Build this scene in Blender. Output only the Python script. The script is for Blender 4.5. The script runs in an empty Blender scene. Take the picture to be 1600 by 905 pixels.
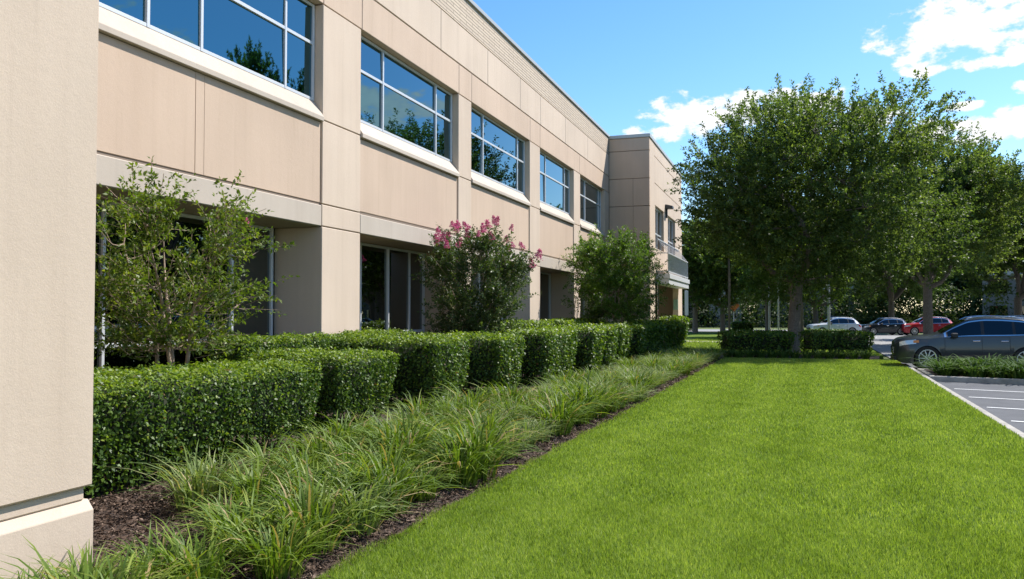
import bpy, bmesh, math
import numpy as np
from mathutils import Vector, Matrix

scene = bpy.context.scene
COL = scene.collection
R = math.radians
RNG = np.random.default_rng(11)

# ------------------------------------------------------------------ helpers
def link(o, parent=None):
    COL.objects.link(o)
    if parent is not None:
        o.parent = parent
    return o

def tag(o, label=None, cat=None, group=None, kind=None):
    if label: o['label'] = label
    if cat: o['category'] = cat
    if group: o['group'] = group
    if kind: o['kind'] = kind
    return o

def empty(name, loc=(0, 0, 0), rz=0.0, label=None, cat=None, group=None):
    o = bpy.data.objects.new(name, None)
    o.empty_display_size = 0.2
    o.location = loc; o.rotation_euler = (0, 0, rz)
    COL.objects.link(o)
    return tag(o, label, cat, group)

def raw_mesh(name, V, F, mats, midx=None, tint=None, smooth=False):
    """V (n,3) array, F (m,k) array of equal-sized faces"""
    V = np.asarray(V, np.float32); F = np.asarray(F, np.int32)
    me = bpy.data.meshes.new(name)
    m, k = F.shape
    me.vertices.add(len(V)); me.vertices.foreach_set('co', V.ravel())
    me.loops.add(m * k); me.loops.foreach_set('vertex_index', F.ravel())
    me.polygons.add(m); me.polygons.foreach_set('loop_start', np.arange(0, m * k, k, dtype=np.int32))
    if midx is not None:
        me.polygons.foreach_set('material_index', np.asarray(midx, np.int32))
    if smooth:
        me.polygons.foreach_set('use_smooth', np.ones(m, bool))
    for mt in mats: me.materials.append(mt)
    if tint is not None:
        a = me.attributes.new('tint', 'FLOAT', 'FACE')
        a.data.foreach_set('value', np.asarray(tint, np.float32))
    me.update(calc_edges=True)
    me.validate()
    return me

class MB:
    """collects boxes, tubes and free polygons, builds ONE mesh object"""
    def __init__(s): s.v = []; s.f = []; s.m = []
    def add(s, verts, faces, m=0):
        n = len(s.v); s.v += [tuple(map(float, p)) for p in verts]
        s.f += [tuple(n + i for i in f) for f in faces]; s.m += [m] * len(faces)
        return s
    def box(s, x0, x1, y0, y1, z0, z1, m=0, M=None):
        vs = [(x, y, z) for z in (z0, z1) for y in (y0, y1) for x in (x0, x1)]
        if M is not None: vs = [M @ Vector(p) for p in vs]
        return s.add(vs, [(0, 2, 3, 1), (4, 5, 7, 6), (0, 1, 5, 4), (2, 6, 7, 3), (0, 4, 6, 2), (1, 3, 7, 5)], m)
    def tube(s, pts, rad, n=8, m=0, cap=True):
        pts = [Vector(p) for p in pts]; k = len(pts)
        if not hasattr(rad, '__len__'): rad = [rad] * k
        vs = []; ref = None
        for i, p in enumerate(pts):
            d = (pts[min(i + 1, k - 1)] - pts[max(i - 1, 0)]).normalized()
            if ref is None: ref = d.orthogonal().normalized()
            ref = (ref - d * ref.dot(d))
            ref = ref.normalized() if ref.length > 1e-5 else d.orthogonal().normalized()
            b = d.cross(ref)
            for j in range(n):
                a = 2 * math.pi * j / n
                vs.append(p + (ref * math.cos(a) + b * math.sin(a)) * rad[i])
        fs = [(i * n + j, i * n + (j + 1) % n, (i + 1) * n + (j + 1) % n, (i + 1) * n + j) for i in range(k - 1) for j in range(n)]
        if cap:
            fs.append(tuple(range(n - 1, -1, -1))); fs.append(tuple((k - 1) * n + j for j in range(n)))
        return s.add(vs, fs, m)
    def prism(s, poly, axis, a0, a1, m=0):
        """poly: 2D outline; extruded along axis 'x','y' or 'z' from a0 to a1"""
        def P(u, w, a):
            return (a, u, w) if axis == 'x' else (u, a, w) if axis == 'y' else (u, w, a)
        n = len(poly)
        vs = [P(u, w, a0) for u, w in poly] + [P(u, w, a1) for u, w in poly]
        fs = [tuple(range(n)), tuple(range(2 * n - 1, n - 1, -1))] + [(i, n + i, n + (i + 1) % n, (i + 1) % n) for i in range(n)]
        return s.add(vs, fs, m)
    def mesh(s, name, mats, bevel=0, smooth=False, sharp=35):
        me = bpy.data.meshes.new(name)
        me.from_pydata(s.v, [], s.f)
        if not isinstance(mats, (list, tuple)): mats = [mats]
        for mt in mats: me.materials.append(mt)
        me.polygons.foreach_set('material_index', s.m)
        bm = bmesh.new(); bm.from_mesh(me)
        bmesh.ops.recalc_face_normals(bm, faces=bm.faces)
        if bevel:
            bmesh.ops.bevel(bm, geom=bm.edges[:], offset=bevel, segments=1, affect='EDGES', clamp_overlap=True)
        bm.to_mesh(me); bm.free()
        if smooth:
            me.polygons.foreach_set('use_smooth', [True] * len(me.polygons))
            me.set_sharp_from_angle(angle=R(sharp))
        me.update()
        return me
    def build(s, name, mats, parent=None, **k):
        return link(bpy.data.objects.new(name, s.mesh(name, mats, **k)), parent)

def children(o): return [c for c in bpy.data.objects if c.parent == o]
def copy_tree(o, parent=None):
    c = o.copy(); COL.objects.link(c)
    if parent is not None: c.parent = parent
    for ch in children(o): copy_tree(ch, c)
    return c

# ------------------------------------------------------------------ materials
def mat(name):
    m = bpy.data.materials.new(name); m.use_nodes = True
    nt = m.node_tree; b = nt.nodes['Principled BSDF']
    return m, nt, b
def N(nt, t, **kw):
    n = nt.nodes.new(t)
    for k, v in kw.items():
        if k in ('operation', 'blend_type', 'data_type', 'attribute_name', 'noise_dimensions', 'feature', 'sky_type', 'interpolation'): setattr(n, k, v)
    return n
def L(nt, a, b): nt.links.new(a, b)
def ramp(nt, stops):
    r = nt.nodes.new('ShaderNodeValToRGB')
    e = r.color_ramp.elements
    while len(e) < len(stops): e.new(0.5)
    for i, (p, c) in enumerate(stops):
        e[i].position = p; e[i].color = (*c, 1)
    return r
def noise(nt, scale, detail=4, rough=.55, coord=None):
    n = nt.nodes.new('ShaderNodeTexNoise')
    n.inputs['Scale'].default_value = scale; n.inputs['Detail'].default_value = detail; n.inputs['Roughness'].default_value = rough
    if coord is not None: L(nt, coord, n.inputs['Vector'])
    return n
def pos(nt):
    return nt.nodes.new('ShaderNodeNewGeometry').outputs['Position']
def bump(nt, h, b, strength=.3, dist=.01):
    n = nt.nodes.new('ShaderNodeBump'); n.inputs['Strength'].default_value = strength; n.inputs['Distance'].default_value = dist
    L(nt, h, n.inputs['Height']); L(nt, n.outputs['Normal'], b.inputs['Normal'])
def mixc(nt, fac, a, b, mode='MIX'):
    n = nt.nodes.new('ShaderNodeMix'); n.data_type = 'RGBA'; n.blend_type = mode
    for sock, val in ((n.inputs[0], fac), (n.inputs[6], a), (n.inputs[7], b)):
        if isinstance(val, (int, float)): sock.default_value = val
        elif isinstance(val, tuple): sock.default_value = (*val, 1) if len(val) == 3 else val
        else: L(nt, val, sock)
    return n.outputs[2]
def scalev(nt, v, s):
    n = nt.nodes.new('ShaderNodeVectorMath'); n.operation = 'MULTIPLY'; n.inputs[1].default_value = s
    L(nt, v, n.inputs[0]); return n.outputs[0]

def plain(name, col, rough=.5, metal=0.0, var=0.0, vscale=8, bmp=0.0, bscale=60, coat=0.0):
    m, nt, b = mat(name)
    b.inputs['Roughness'].default_value = rough; b.inputs['Metallic'].default_value = metal
    b.inputs['Coat Weight'].default_value = coat
    if var:
        p = pos(nt); n = noise(nt, vscale, 5, .6, p)
        r = ramp(nt, [(.3, tuple(c * (1 - var) for c in col)), (.7, tuple(min(1, c * (1 + var)) for c in col))])
        L(nt, n.outputs['Fac'], r.inputs[0]); L(nt, r.outputs[0], b.inputs['Base Color'])
        if bmp:
            n2 = noise(nt, bscale, 4, .6, p); bump(nt, n2.outputs['Fac'], b, bmp)
    else:
        b.inputs['Base Color'].default_value = (*col, 1)
    return m

def stucco(name, col, grain=.35):
    m, nt, b = mat(name); p = pos(nt)
    big = noise(nt, .35, 3, .55, p); streak = noise(nt, 1.0, 4, .6, scalev(nt, p, (2.2, 2.2, .22)))
    fine = noise(nt, 85, 4, .7, p); mid = noise(nt, 14, 3, .6, p)
    r1 = ramp(nt, [(.3, tuple(c * .93 for c in col)), (.72, tuple(c * 1.06 for c in col))])
    L(nt, big.outputs['Fac'], r1.inputs[0])
    r2 = ramp(nt, [(.32, (.93, .92, .91)), (.6, (1, 1, 1))]); L(nt, streak.outputs['Fac'], r2.inputs[0])
    oi = nt.nodes.new('ShaderNodeObjectInfo'); ro = ramp(nt, [(0, (.955, .95, .945)), (1, (1.03, 1.03, 1.03))]); L(nt, oi.outputs['Random'], ro.inputs[0])
    c = mixc(nt, 1.0, r1.outputs[0], ro.outputs[0], 'MULTIPLY')
    drip = noise(nt, 1.0, 6, .65, scalev(nt, p, (7, 7, .35))); rd = ramp(nt, [(.30, (.84, .83, .82)), (.46, (1, 1, 1))]); L(nt, drip.outputs['Fac'], rd.inputs[0])
    c = mixc(nt, .32, c, rd.outputs[0], 'MULTIPLY')
    c = mixc(nt, .75, c, r2.outputs[0], 'MULTIPLY')
    r3 = ramp(nt, [(.35, (.90, .89, .88)), (.6, (1.0, 1.0, 1.0))]); L(nt, fine.outputs['Fac'], r3.inputs[0])
    c = mixc(nt, .6, c, r3.outputs[0], 'MULTIPLY')
    L(nt, c, b.inputs['Base Color']); b.inputs['Roughness'].default_value = .88
    b.inputs['Specular IOR Level'].default_value = .25
    add = nt.nodes.new('ShaderNodeMath'); add.operation = 'ADD'
    L(nt, fine.outputs['Fac'], add.inputs[0]); L(nt, mid.outputs['Fac'], add.inputs[1])
    bump(nt, add.outputs[0], b, grain, .006)
    return m

def leafmat(name, lo, mid, hi, trans=.3, rough=.42, transcol=None, spec=.5, dry=None):
    m, nt, b = mat(name)
    a = nt.nodes.new('ShaderNodeAttribute'); a.attribute_name = 'tint'
    r = ramp(nt, [(0, lo), (.5, mid), (1, hi)] if dry is None else [(0, lo), (.5, mid), (.955, hi), (.985, dry)])
    L(nt, a.outputs['Fac'], r.inputs[0])
    L(nt, r.outputs[0], b.inputs['Base Color']); b.inputs['Roughness'].default_value = rough
    b.inputs['Specular IOR Level'].default_value = spec
    t = nt.nodes.new('ShaderNodeBsdfTranslucent')
    tc = mixc(nt, 1.0, r.outputs[0], transcol or (1.5, 1.6, .6), 'MULTIPLY')
    L(nt, tc, t.inputs['Color'])
    mx = nt.nodes.new('ShaderNodeMixShader'); mx.inputs[0].default_value = trans
    L(nt, b.outputs[0], mx.inputs[1]); L(nt, t.outputs[0], mx.inputs[2])
    L(nt, mx.outputs[0], nt.nodes['Material Output'].inputs['Surface'])
    return m

M = {}
M['stucco_pier'] = stucco('stucco_pier', (.635, .515, .405))
M['stucco_panel'] = stucco('stucco_panel', (.595, .455, .345))
M['stucco_sill'] = stucco('stucco_sill', (.53, .46, .385), .2)
M['stucco_near'] = stucco('stucco_near', (.60, .487, .385), .30)
M['joint'] = plain('joint', (.22, .17, .13), .9)
M['coping'] = plain('coping', (.46, .45, .42), .45, .3)
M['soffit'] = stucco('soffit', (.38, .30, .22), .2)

def parapet_mat():
    m, nt, b = mat('ribbed_parapet'); p = pos(nt)
    sx = nt.nodes.new('ShaderNodeSeparateXYZ'); L(nt, p, sx.inputs[0])
    cb = nt.nodes.new('ShaderNodeCombineXYZ'); L(nt, sx.outputs['Y'], cb.inputs[0]); L(nt, sx.outputs['Z'], cb.inputs[1])
    br = nt.nodes.new('ShaderNodeTexBrick')
    br.inputs['Scale'].default_value = 1; br.inputs['Brick Width'].default_value = .95; br.inputs['Row Height'].default_value = .098
    br.inputs['Mortar Size'].default_value = .014; br.inputs['Mortar Smooth'].default_value = .3; br.inputs['Bias'].default_value = -.2
    br.inputs['Color1'].default_value = (.60, .49, .37, 1); br.inputs['Color2'].default_value = (.53, .43, .33, 1); br.inputs['Mortar'].default_value = (.27, .21, .16, 1)
    L(nt, cb.outputs[0], br.inputs['Vector'])
    L(nt, br.outputs['Color'], b.inputs['Base Color']); b.inputs['Roughness'].default_value = .9
    inv = nt.nodes.new('ShaderNodeMath'); inv.operation = 'SUBTRACT'; inv.inputs[0].default_value = 1; L(nt, br.outputs['Fac'], inv.inputs[1])
    bump(nt, inv.outputs[0], b, .8, .012)
    return m
M['parapet'] = parapet_mat()
def shift_glass(name, tint, base=(.004, .006, .008), rough=.015):
    m, nt, b = mat(name)
    b.inputs['Base Color'].default_value = (*tint, 1); b.inputs['Metallic'].default_value = 1.0
    b.inputs['Roughness'].default_value = rough
    p = pos(nt); n = noise(nt, .5, 2, .5, p); bump(nt, n.outputs['Fac'], b, .05, .02)
    return m
M['glass_up'] = shift_glass('tinted_glass_upper', (.065, .175, .225))
M['glass_low'] = shift_glass('tinted_glass_lower', (.15, .18, .185))
M['frame'] = plain('window_frame', (.62, .64, .66), .4, .2)
M['frame_dark'] = plain('window_gasket', (.04, .045, .05), .5)
M['white_metal'] = plain('white_metal', (.62, .63, .64), .45, .1)
M['clear_glass'] = shift_glass('balcony_glass', (.5, .56, .56), rough=.05)

def grass_sheet():
    m, nt, b = mat('lawn_soil'); p = pos(nt)
    n1 = noise(nt, 30, 4, .7, p); n2 = noise(nt, .8, 3, .6, p)
    r = ramp(nt, [(.3, (.07, .115, .014)), (.7, (.15, .225, .03))]); L(nt, n1.outputs['Fac'], r.inputs[0])
    r2 = ramp(nt, [(.3, (.8, .85, .8)), (.7, (1.1, 1.05, 1))]); L(nt, n2.outputs['Fac'], r2.inputs[0])
    L(nt, mixc(nt, 1, r.outputs[0], r2.outputs[0], 'MULTIPLY'), b.inputs['Base Color']); b.inputs['Roughness'].default_value = .9
    b.inputs['Specular IOR Level'].default_value = .1
    bump(nt, n1.outputs['Fac'], b, .8, .03)
    return m
M['lawn'] = grass_sheet()
M['ground'] = plain('ground', (.10, .13, .03), .95, var=.35, vscale=.3)
M['mulch'] = plain('mulch_soil', (.060, .040, .030), .95, var=.5, vscale=25, bmp=1.0, bscale=40)
M['concrete'] = plain('concrete', (.35, .325, .28), .85, var=.3, vscale=3, bmp=.3, bscale=80)
def asphalt(name, a, b_, sc=.4):
    m, nt, b = mat(name); p = pos(nt)
    n = noise(nt, sc, 4, .6, p); g = noise(nt, 90, 2, .7, p)
    r = ramp(nt, [(.3, a), (.7, b_)]); L(nt, n.outputs['Fac'], r.inputs[0])
    r2 = ramp(nt, [(.3, (.7, .7, .7)), (.7, (1.25, 1.25, 1.25))]); L(nt, g.outputs['Fac'], r2.inputs[0])
    L(nt, mixc(nt, 1, r.outputs[0], r2.outputs[0], 'MULTIPLY'), b.inputs['Base Color']); b.inputs['Roughness'].default_value = .85
    bump(nt, g.outputs['Fac'], b, .4, .006)
    return m
M['asphalt'] = asphalt('asphalt', (.062, .066, .074), (.098, .102, .110), 1.3)
M['asphalt_pale'] = asphalt('pale_asphalt', (.22, .22, .22), (.29, .285, .28), .15)  # paler grey than the near lot, for the far lot and road
M['paint'] = plain('road_paint', (.75, .75, .73), .7, var=.12, vscale=14)

M['leaf_hedge'] = leafmat('hedge_leaf', (.034, .070, .009), (.064, .124, .014), (.115, .185, .026), .28, .48, spec=.35, dry=(.16, .10, .04))
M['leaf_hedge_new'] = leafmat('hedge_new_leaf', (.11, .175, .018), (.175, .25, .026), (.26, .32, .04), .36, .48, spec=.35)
M['hedge_core'] = plain('hedge_shade_and_stems', (.018, .024, .010), .95)  # near-black colour standing in for shade inside the hedges, also on the stems
M['leaf_oak'] = leafmat('oak_leaf', (.038, .066, .017), (.088, .136, .034), (.19, .24, .072), .44, .52, spec=.35)
M['leaf_oak_light'] = leafmat('oak_leaf_light', (.046, .080, .019), (.095, .150, .038), (.195, .245, .075), .44, .52, spec=.35)
M['leaf_crape'] = leafmat('crape_leaf', (.050, .088, .011), (.105, .160, .020), (.22, .25, .034), .42, .5)
M['leaf_crape_dark'] = leafmat('crape_leaf_dark', (.030, .058, .014), (.060, .100, .024), (.115, .155, .036), .32, .5)
M['leaf_crape_bright'] = leafmat('crape_leaf_bright', (.050, .10, .012), (.095, .17, .018), (.16, .24, .03), .40, .45)
M['petal'] = leafmat('pink_petal', (.34, .04, .12), (.55, .10, .25), (.70, .26, .42), .3, .5, (1.2, .7, .9))
M['blade_green'] = leafmat('lilyturf_green', (.050, .095, .010), (.115, .185, .018), (.24, .29, .05), .30, .55, spec=.3, dry=(.34, .25, .11))
M['blade_pale'] = leafmat('lilyturf_pale', (.075, .125, .028), (.165, .225, .062), (.32, .34, .16), .30, .6, spec=.25, dry=(.42, .33, .18))
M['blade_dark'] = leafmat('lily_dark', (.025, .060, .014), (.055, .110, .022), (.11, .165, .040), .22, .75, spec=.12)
M['grass_blade'] = leafmat('turf_blade', (.105, .155, .016), (.250, .345, .056), (.44, .50, .15), .38, .5, (1.3, 1.4, .5), .25)
M['bark'] = plain('oak_bark', (.17, .14, .115), .95, var=.35, vscale=14, bmp=1.0, bscale=22)
M['bark_pale'] = plain('crape_bark', (.34, .25, .18), .8, var=.3, vscale=10, bmp=.4, bscale=30)
M['chip'] = leafmat('bark_chip', (.040, .026, .018), (.105, .068, .048), (.30, .22, .17), 0.0, .9, spec=.2)

# ------------------------------------------------------------------ vegetation builders
def unit(a): return a / np.maximum(np.linalg.norm(a, axis=-1, keepdims=True), 1e-9)
def leaf_quads(P, D, Nn, Ln, Wd, fold=.18):
    """kite-shaped folded leaves. P base, D direction, Nn normal"""
    D = unit(D); S = unit(np.cross(D, Nn)); Nn = np.cross(S, D)
    Ln = np.asarray(Ln)[:, None]; Wd = np.asarray(Wd)[:, None]
    mid = P + D * Ln * .45
    V = np.stack([P, mid + S * Wd * .5 + Nn * Wd * fold, P + D * Ln - Nn * Ln * .08, mid - S * Wd * .5 + Nn * Wd * fold], 1).reshape(-1, 3)
    F = np.arange(len(P) * 4).reshape(-1, 4)
    return V, F
def rvec(rng, n): return unit(rng.normal(size=(n, 3)))

def hedge_mesh(name, x0, x1, y0, y1, zt, dens, leaf, seed, taper=.20, round_=.19, newtop=.62):
    rng = np.random.default_rng(seed)
    dx, dy = x1 - x0, y1 - y0
    faces = [('t', dx * dy, 1.0), ('e', dy * zt, 1.0), ('w', dy * zt, .35), ('s', dx * zt, 1.0), ('n', dx * zt, .6)]
    P = []; top = []
    for k, A, q in faces:
        n = int(A * dens * q); u, v = rng.random(n), rng.random(n)
        if k == 't': p = np.stack([x0 + dx * u, y0 + dy * v, np.full(n, zt)], 1)
        elif k == 'e': p = np.stack([np.full(n, x1), y0 + dy * u, zt * v], 1)
        elif k == 'w': p = np.stack([np.full(n, x0), y0 + dy * u, zt * v], 1)
        elif k == 's': p = np.stack([x0 + dx * u, np.full(n, y0), zt * v], 1)
        else: p = np.stack([x0 + dx * u, np.full(n, y1), zt * v], 1)
        if k != 't':
            keep = rng.random(n) < np.clip(.25 + p[:, 2] / (zt * .4), 0, 1); p = p[keep]
        P.append(p)
    P = np.concatenate(P)
    r = round_
    lo = np.array([x0 + r, y0 + r, -1]); hi = np.array([x1 - r, y1 - r, zt - r])
    c = np.clip(P, lo, hi); n = unit(P - c + 1e-6)
    P = c + n * r
    ph = rng.random(6) * 6
    lump = (np.sin(P[:, 0] * 3.1 + ph[0]) + np.sin(P[:, 1] * 2.6 + ph[1]) + np.sin(P[:, 2] * 4.1 + ph[2] + P[:, 1]) + .8 * np.sin(P[:, 0] * 7 + P[:, 1] * 6.1 + ph[3]) + .8 * np.sin(P[:, 1] * 9 + P[:, 2] * 8 + ph[4])) * .016
    depth = rng.exponential(.035, len(P)); sprig = rng.random(len(P)) < .05
    depth = np.where(sprig, -rng.random(len(P)) * .055, depth)
    P = P + n * (lump - depth)[:, None]
    t = (1 - np.clip(P[:, 2] / zt, 0, 1)) ** 1.4
    cx, cy = (x0 + x1) / 2, (y0 + y1) / 2
    P[:, 0] += np.sign(cx - P[:, 0]) * taper * t * np.clip(abs(P[:, 0] - cx) / (dx / 2), 0, 1)
    P[:, 1] += np.sign(cy - P[:, 1]) * taper * t * np.clip(abs(P[:, 1] - cy) / (dy / 2), 0, 1)
    m = len(P)
    nn = unit(n * .55 + rvec(rng, m) * .75 + np.array([0, 0, .35]))
    d = unit(n * .35 + rvec(rng, m) + np.array([0, 0, .25]))
    d = unit(d - nn * (d * nn).sum(1)[:, None])
    s = leaf * (.65 + .7 * rng.random(m))
    V, F = leaf_quads(P, d, nn, s, s * .58)
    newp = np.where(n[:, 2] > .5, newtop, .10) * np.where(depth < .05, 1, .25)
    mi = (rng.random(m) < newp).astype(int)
    tint = np.clip(rng.normal(.5, .24, m), 0, .95); tint[rng.random(m) < .012] = 1.0
    # dark inner box makes gaps between leaves look shaded; stems share its colour
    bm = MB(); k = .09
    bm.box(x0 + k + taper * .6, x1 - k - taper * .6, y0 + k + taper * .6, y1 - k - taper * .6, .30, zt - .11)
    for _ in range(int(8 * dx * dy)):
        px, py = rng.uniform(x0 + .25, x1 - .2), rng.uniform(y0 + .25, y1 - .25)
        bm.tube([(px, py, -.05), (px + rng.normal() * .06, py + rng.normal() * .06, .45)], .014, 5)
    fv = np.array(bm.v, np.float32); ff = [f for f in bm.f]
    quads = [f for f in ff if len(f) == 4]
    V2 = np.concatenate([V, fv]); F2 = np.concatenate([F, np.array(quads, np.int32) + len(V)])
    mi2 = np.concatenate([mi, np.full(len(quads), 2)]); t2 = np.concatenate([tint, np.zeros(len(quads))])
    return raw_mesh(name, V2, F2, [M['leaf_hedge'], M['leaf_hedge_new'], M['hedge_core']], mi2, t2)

def sprig_leaves(rng, base, dirn, length, nper, leaf, wfrac=.55, droop=.15, spread=.35):
    """leaves along twigs; base (n,3), dirn (n,3), length (n,)"""
    n = len(base)
    s = rng.random((n, nper)) ** .8
    tw = base[:, None, :] + dirn[:, None, :] * (length[:, None] * s)[..., None]
    tw = tw + np.array([0, 0, -1]) * (droop * length[:, None] * s ** 2)[..., None]
    side = rvec(rng, n * nper).reshape(n, nper, 3)
    d = unit(dirn[:, None, :] * .55 + side * .9)
    P = tw + side * (spread * .25 * length[:, None])[..., None] * rng.random((n, nper, 1))
    P = P.reshape(-1, 3); d = d.reshape(-1, 3)
    nn = unit(rvec(rng, len(P)) * .8 + np.array([0, 0, .75]))
    Ls = leaf * (.65 + .7 * rng.random(len(P)))
    V, F = leaf_quads(P, d, nn, Ls, Ls * wfrac)
    return V, F

def limb(mb, a, b, r0, r1, rng, wob=.12, n=6, sides=7):
    a = np.array(a, float); b = np.array(b, float); ln = np.linalg.norm(b - a)
    pts = []; off = rng.normal(size=3) * wob * ln
    for i in range(n + 1):
        t = i / n
        p = a + (b - a) * t + off * math.sin(t * math.pi) + np.array([0, 0, -.10 * ln * math.sin(t * math.pi)])
        pts.append(p)
    mb.tube(pts, [r0 + (r1 - r0) * (i / n) ** .8 for i in range(n + 1)], sides)
    return pts

def oak_meshes(name, seed, H, clear, rad, off=(0, 0), trunk_r=.24, nlobes=26, ntw=2400, nper=30, leaf=.12, leafm='leaf_oak', fork=None, flat=1.0, lean=(0, 0)):
    """returns (trunk mesh, crown mesh) of a spreading oak with its own lobes and limbs"""
    rng = np.random.default_rng(seed)
    cz = (H + clear) / 2; hz = (H - clear) / 2
    lobes = []
    for i in range(nlobes):
        for _ in range(60):
            q = rng.normal(size=3); q = q / np.linalg.norm(q) * rng.uniform(.45, .80)
            if q[2] < -.45 and rng.random() < .6: continue
            c = np.array([off[0] + q[0] * rad, off[1] + q[1] * rad, cz + q[2] * hz * flat])
            rl = rad * rng.uniform(.22, .34)
            if all(np.linalg.norm(c - l[0]) > .42 * (rl + l[1]) for l in lobes): break
        lobes.append((c, rl))
    fz = fork or clear * .85
    tb = MB()
    top = np.array([lean[0], lean[1], fz])
    base_pts = [(0, 0, -.25), (0, 0, .0), (lean[0] * .1, lean[1] * .1, .25), (lean[0] * .45, lean[1] * .4, fz * .5), tuple(top)]
    tb.tube(base_pts, [trunk_r * 1.75, trunk_r * 1.5, trunk_r * 1.12, trunk_r, trunk_r * .92], 12)
    mains = []
    nm = 5
    for i in range(nm):
        a = 2 * math.pi * (i + rng.random() * .5) / nm
        e = np.array([off[0] * .6 + math.cos(a) * rad * .38, off[1] * .6 + math.sin(a) * rad * .38, fz + (cz - fz) * rng.uniform(.7, 1.3)])
        pts = limb(tb, top - np.array([0, 0, .15]), e, trunk_r * .62, trunk_r * .30, rng, .10)
        mains.append(pts)
    pts = limb(tb, top - np.array([0, 0, .1]), (off[0], off[1], cz + hz * .35), trunk_r * .7, trunk_r * .25, rng, .08); mains.append(pts)
    allp = [p for m_ in mains for p in m_[2:]]
    for c, rl in lobes:
        st = min(allp, key=lambda p: np.linalg.norm(p - c) + .5 * max(0, p[2] - c[2]))
        limb(tb, st, c, trunk_r * .26, trunk_r * .09, rng, .12, 5, 6)
        for _ in range(7):
            q = rvec(rng, 1)[0] * rl * .95; q[2] = abs(q[2]) * .8 if rng.random() < .7 else q[2]
            limb(tb, c, c + q, trunk_r * .09, trunk_r * .025, rng, .12, 3, 4)
    tm = tb.mesh(name + '_trunk', M['bark'], smooth=True, sharp=80)
    w = np.array([l[1] ** 2 for l in lobes]); w /= w.sum()
    idx = rng.choice(len(lobes), ntw, p=w)
    C = np.array([l[0] for l in lobes])[idx]; RL = np.array([l[1] for l in lobes])[idx]
    q = rvec(rng, ntw); rr = rng.uniform(.25, 1.0, ntw) ** .6
    base = C + q * (RL * rr)[:, None] * np.array([1, 1, .8])
    ctr = np.array([off[0], off[1], cz - hz * .5])
    outw = unit(base - ctr)
    d = unit(q * .5 + outw * .5 + rvec(rng, ntw) * .45 + np.array([0, 0, .40]))
    ln = rng.uniform(.45, 1.35, ntw) * rad / 5.5
    V, F = sprig_leaves(rng, base, d, ln, nper, leaf, spread=.24)
    tw_t = rng.normal(0, .12, ntw)
    lobe_t = rng.normal(0, .16, len(lobes))[idx]
    tint = np.clip(.46 + np.repeat(tw_t + lobe_t, nper) + rng.normal(0, .18, ntw * nper), 0, 1)
    cm = raw_mesh(name + '_crown', V, F, [M[leafm]], tint=tint)
    return tm, cm

def tree_from(meshes, name, loc, rz, sc, label, group=None, cat='tree'):
    e = empty(name, loc, rz, label, cat, group); e.scale = sc if hasattr(sc, '__len__') else (sc, sc, sc)
    link(bpy.data.objects.new('trunk', meshes[0]), e); link(bpy.data.objects.new('crown', meshes[1]), e)
    return e

def blade_clump(name, seed, n, H, width, matname, spread=.30, seg=5):
    rng = np.random.default_rng(seed)
    a = rng.random(n) * 2 * math.pi; rb = rng.random(n) ** .6 * .19
    base = np.stack([np.cos(a) * rb, np.sin(a) * rb, np.full(n, -.02)], 1)
    a2 = a + rng.normal(0, .5, n)
    out = np.stack([np.cos(a2), np.sin(a2), np.zeros(n)], 1)
    h = H * rng.uniform(.55, 1.12, n); reach = spread * rng.uniform(.3, 1.6, n) ; bend = rng.uniform(.5, 1.2, n)
    s = np.linspace(0, 1, seg + 1)
    V = np.zeros((n, seg + 1, 2, 3)); side = np.stack([-out[:, 1], out[:, 0], np.zeros(n)], 1)
    side = unit(side + rng.normal(0, .25, (n, 3)))
    for i, t in enumerate(s):
        c = base + out * (reach * (t * .35 + t ** 2.2 * .9))[:, None] + np.array([0, 0, 1]) * (h * (t * 1.45 - (t ** 2.6) * .80 * bend))[:, None]
        wd = width * (1.0 if t < .5 else (1 - ((t - .5) / .5) ** 1.6)) * (.6 + .4 * min(1, t * 4)) + .0006
        V[:, i, 0] = c - side * wd * .5; V[:, i, 1] = c + side * wd * .5
    idx = np.arange(n * (seg + 1) * 2).reshape(n, seg + 1, 2)
    F = np.stack([idx[:, :-1, 0], idx[:, :-1, 1], idx[:, 1:, 1], idx[:, 1:, 0]], -1).reshape(-1, 4)
    tint = np.clip(rng.normal(.48, .24, n), 0, .95); tint[rng.random(n) < .07] = 1.0; tint = np.repeat(tint, seg)
    return raw_mesh(name, V.reshape(-1, 3), F, [M[matname]], tint=tint)

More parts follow.
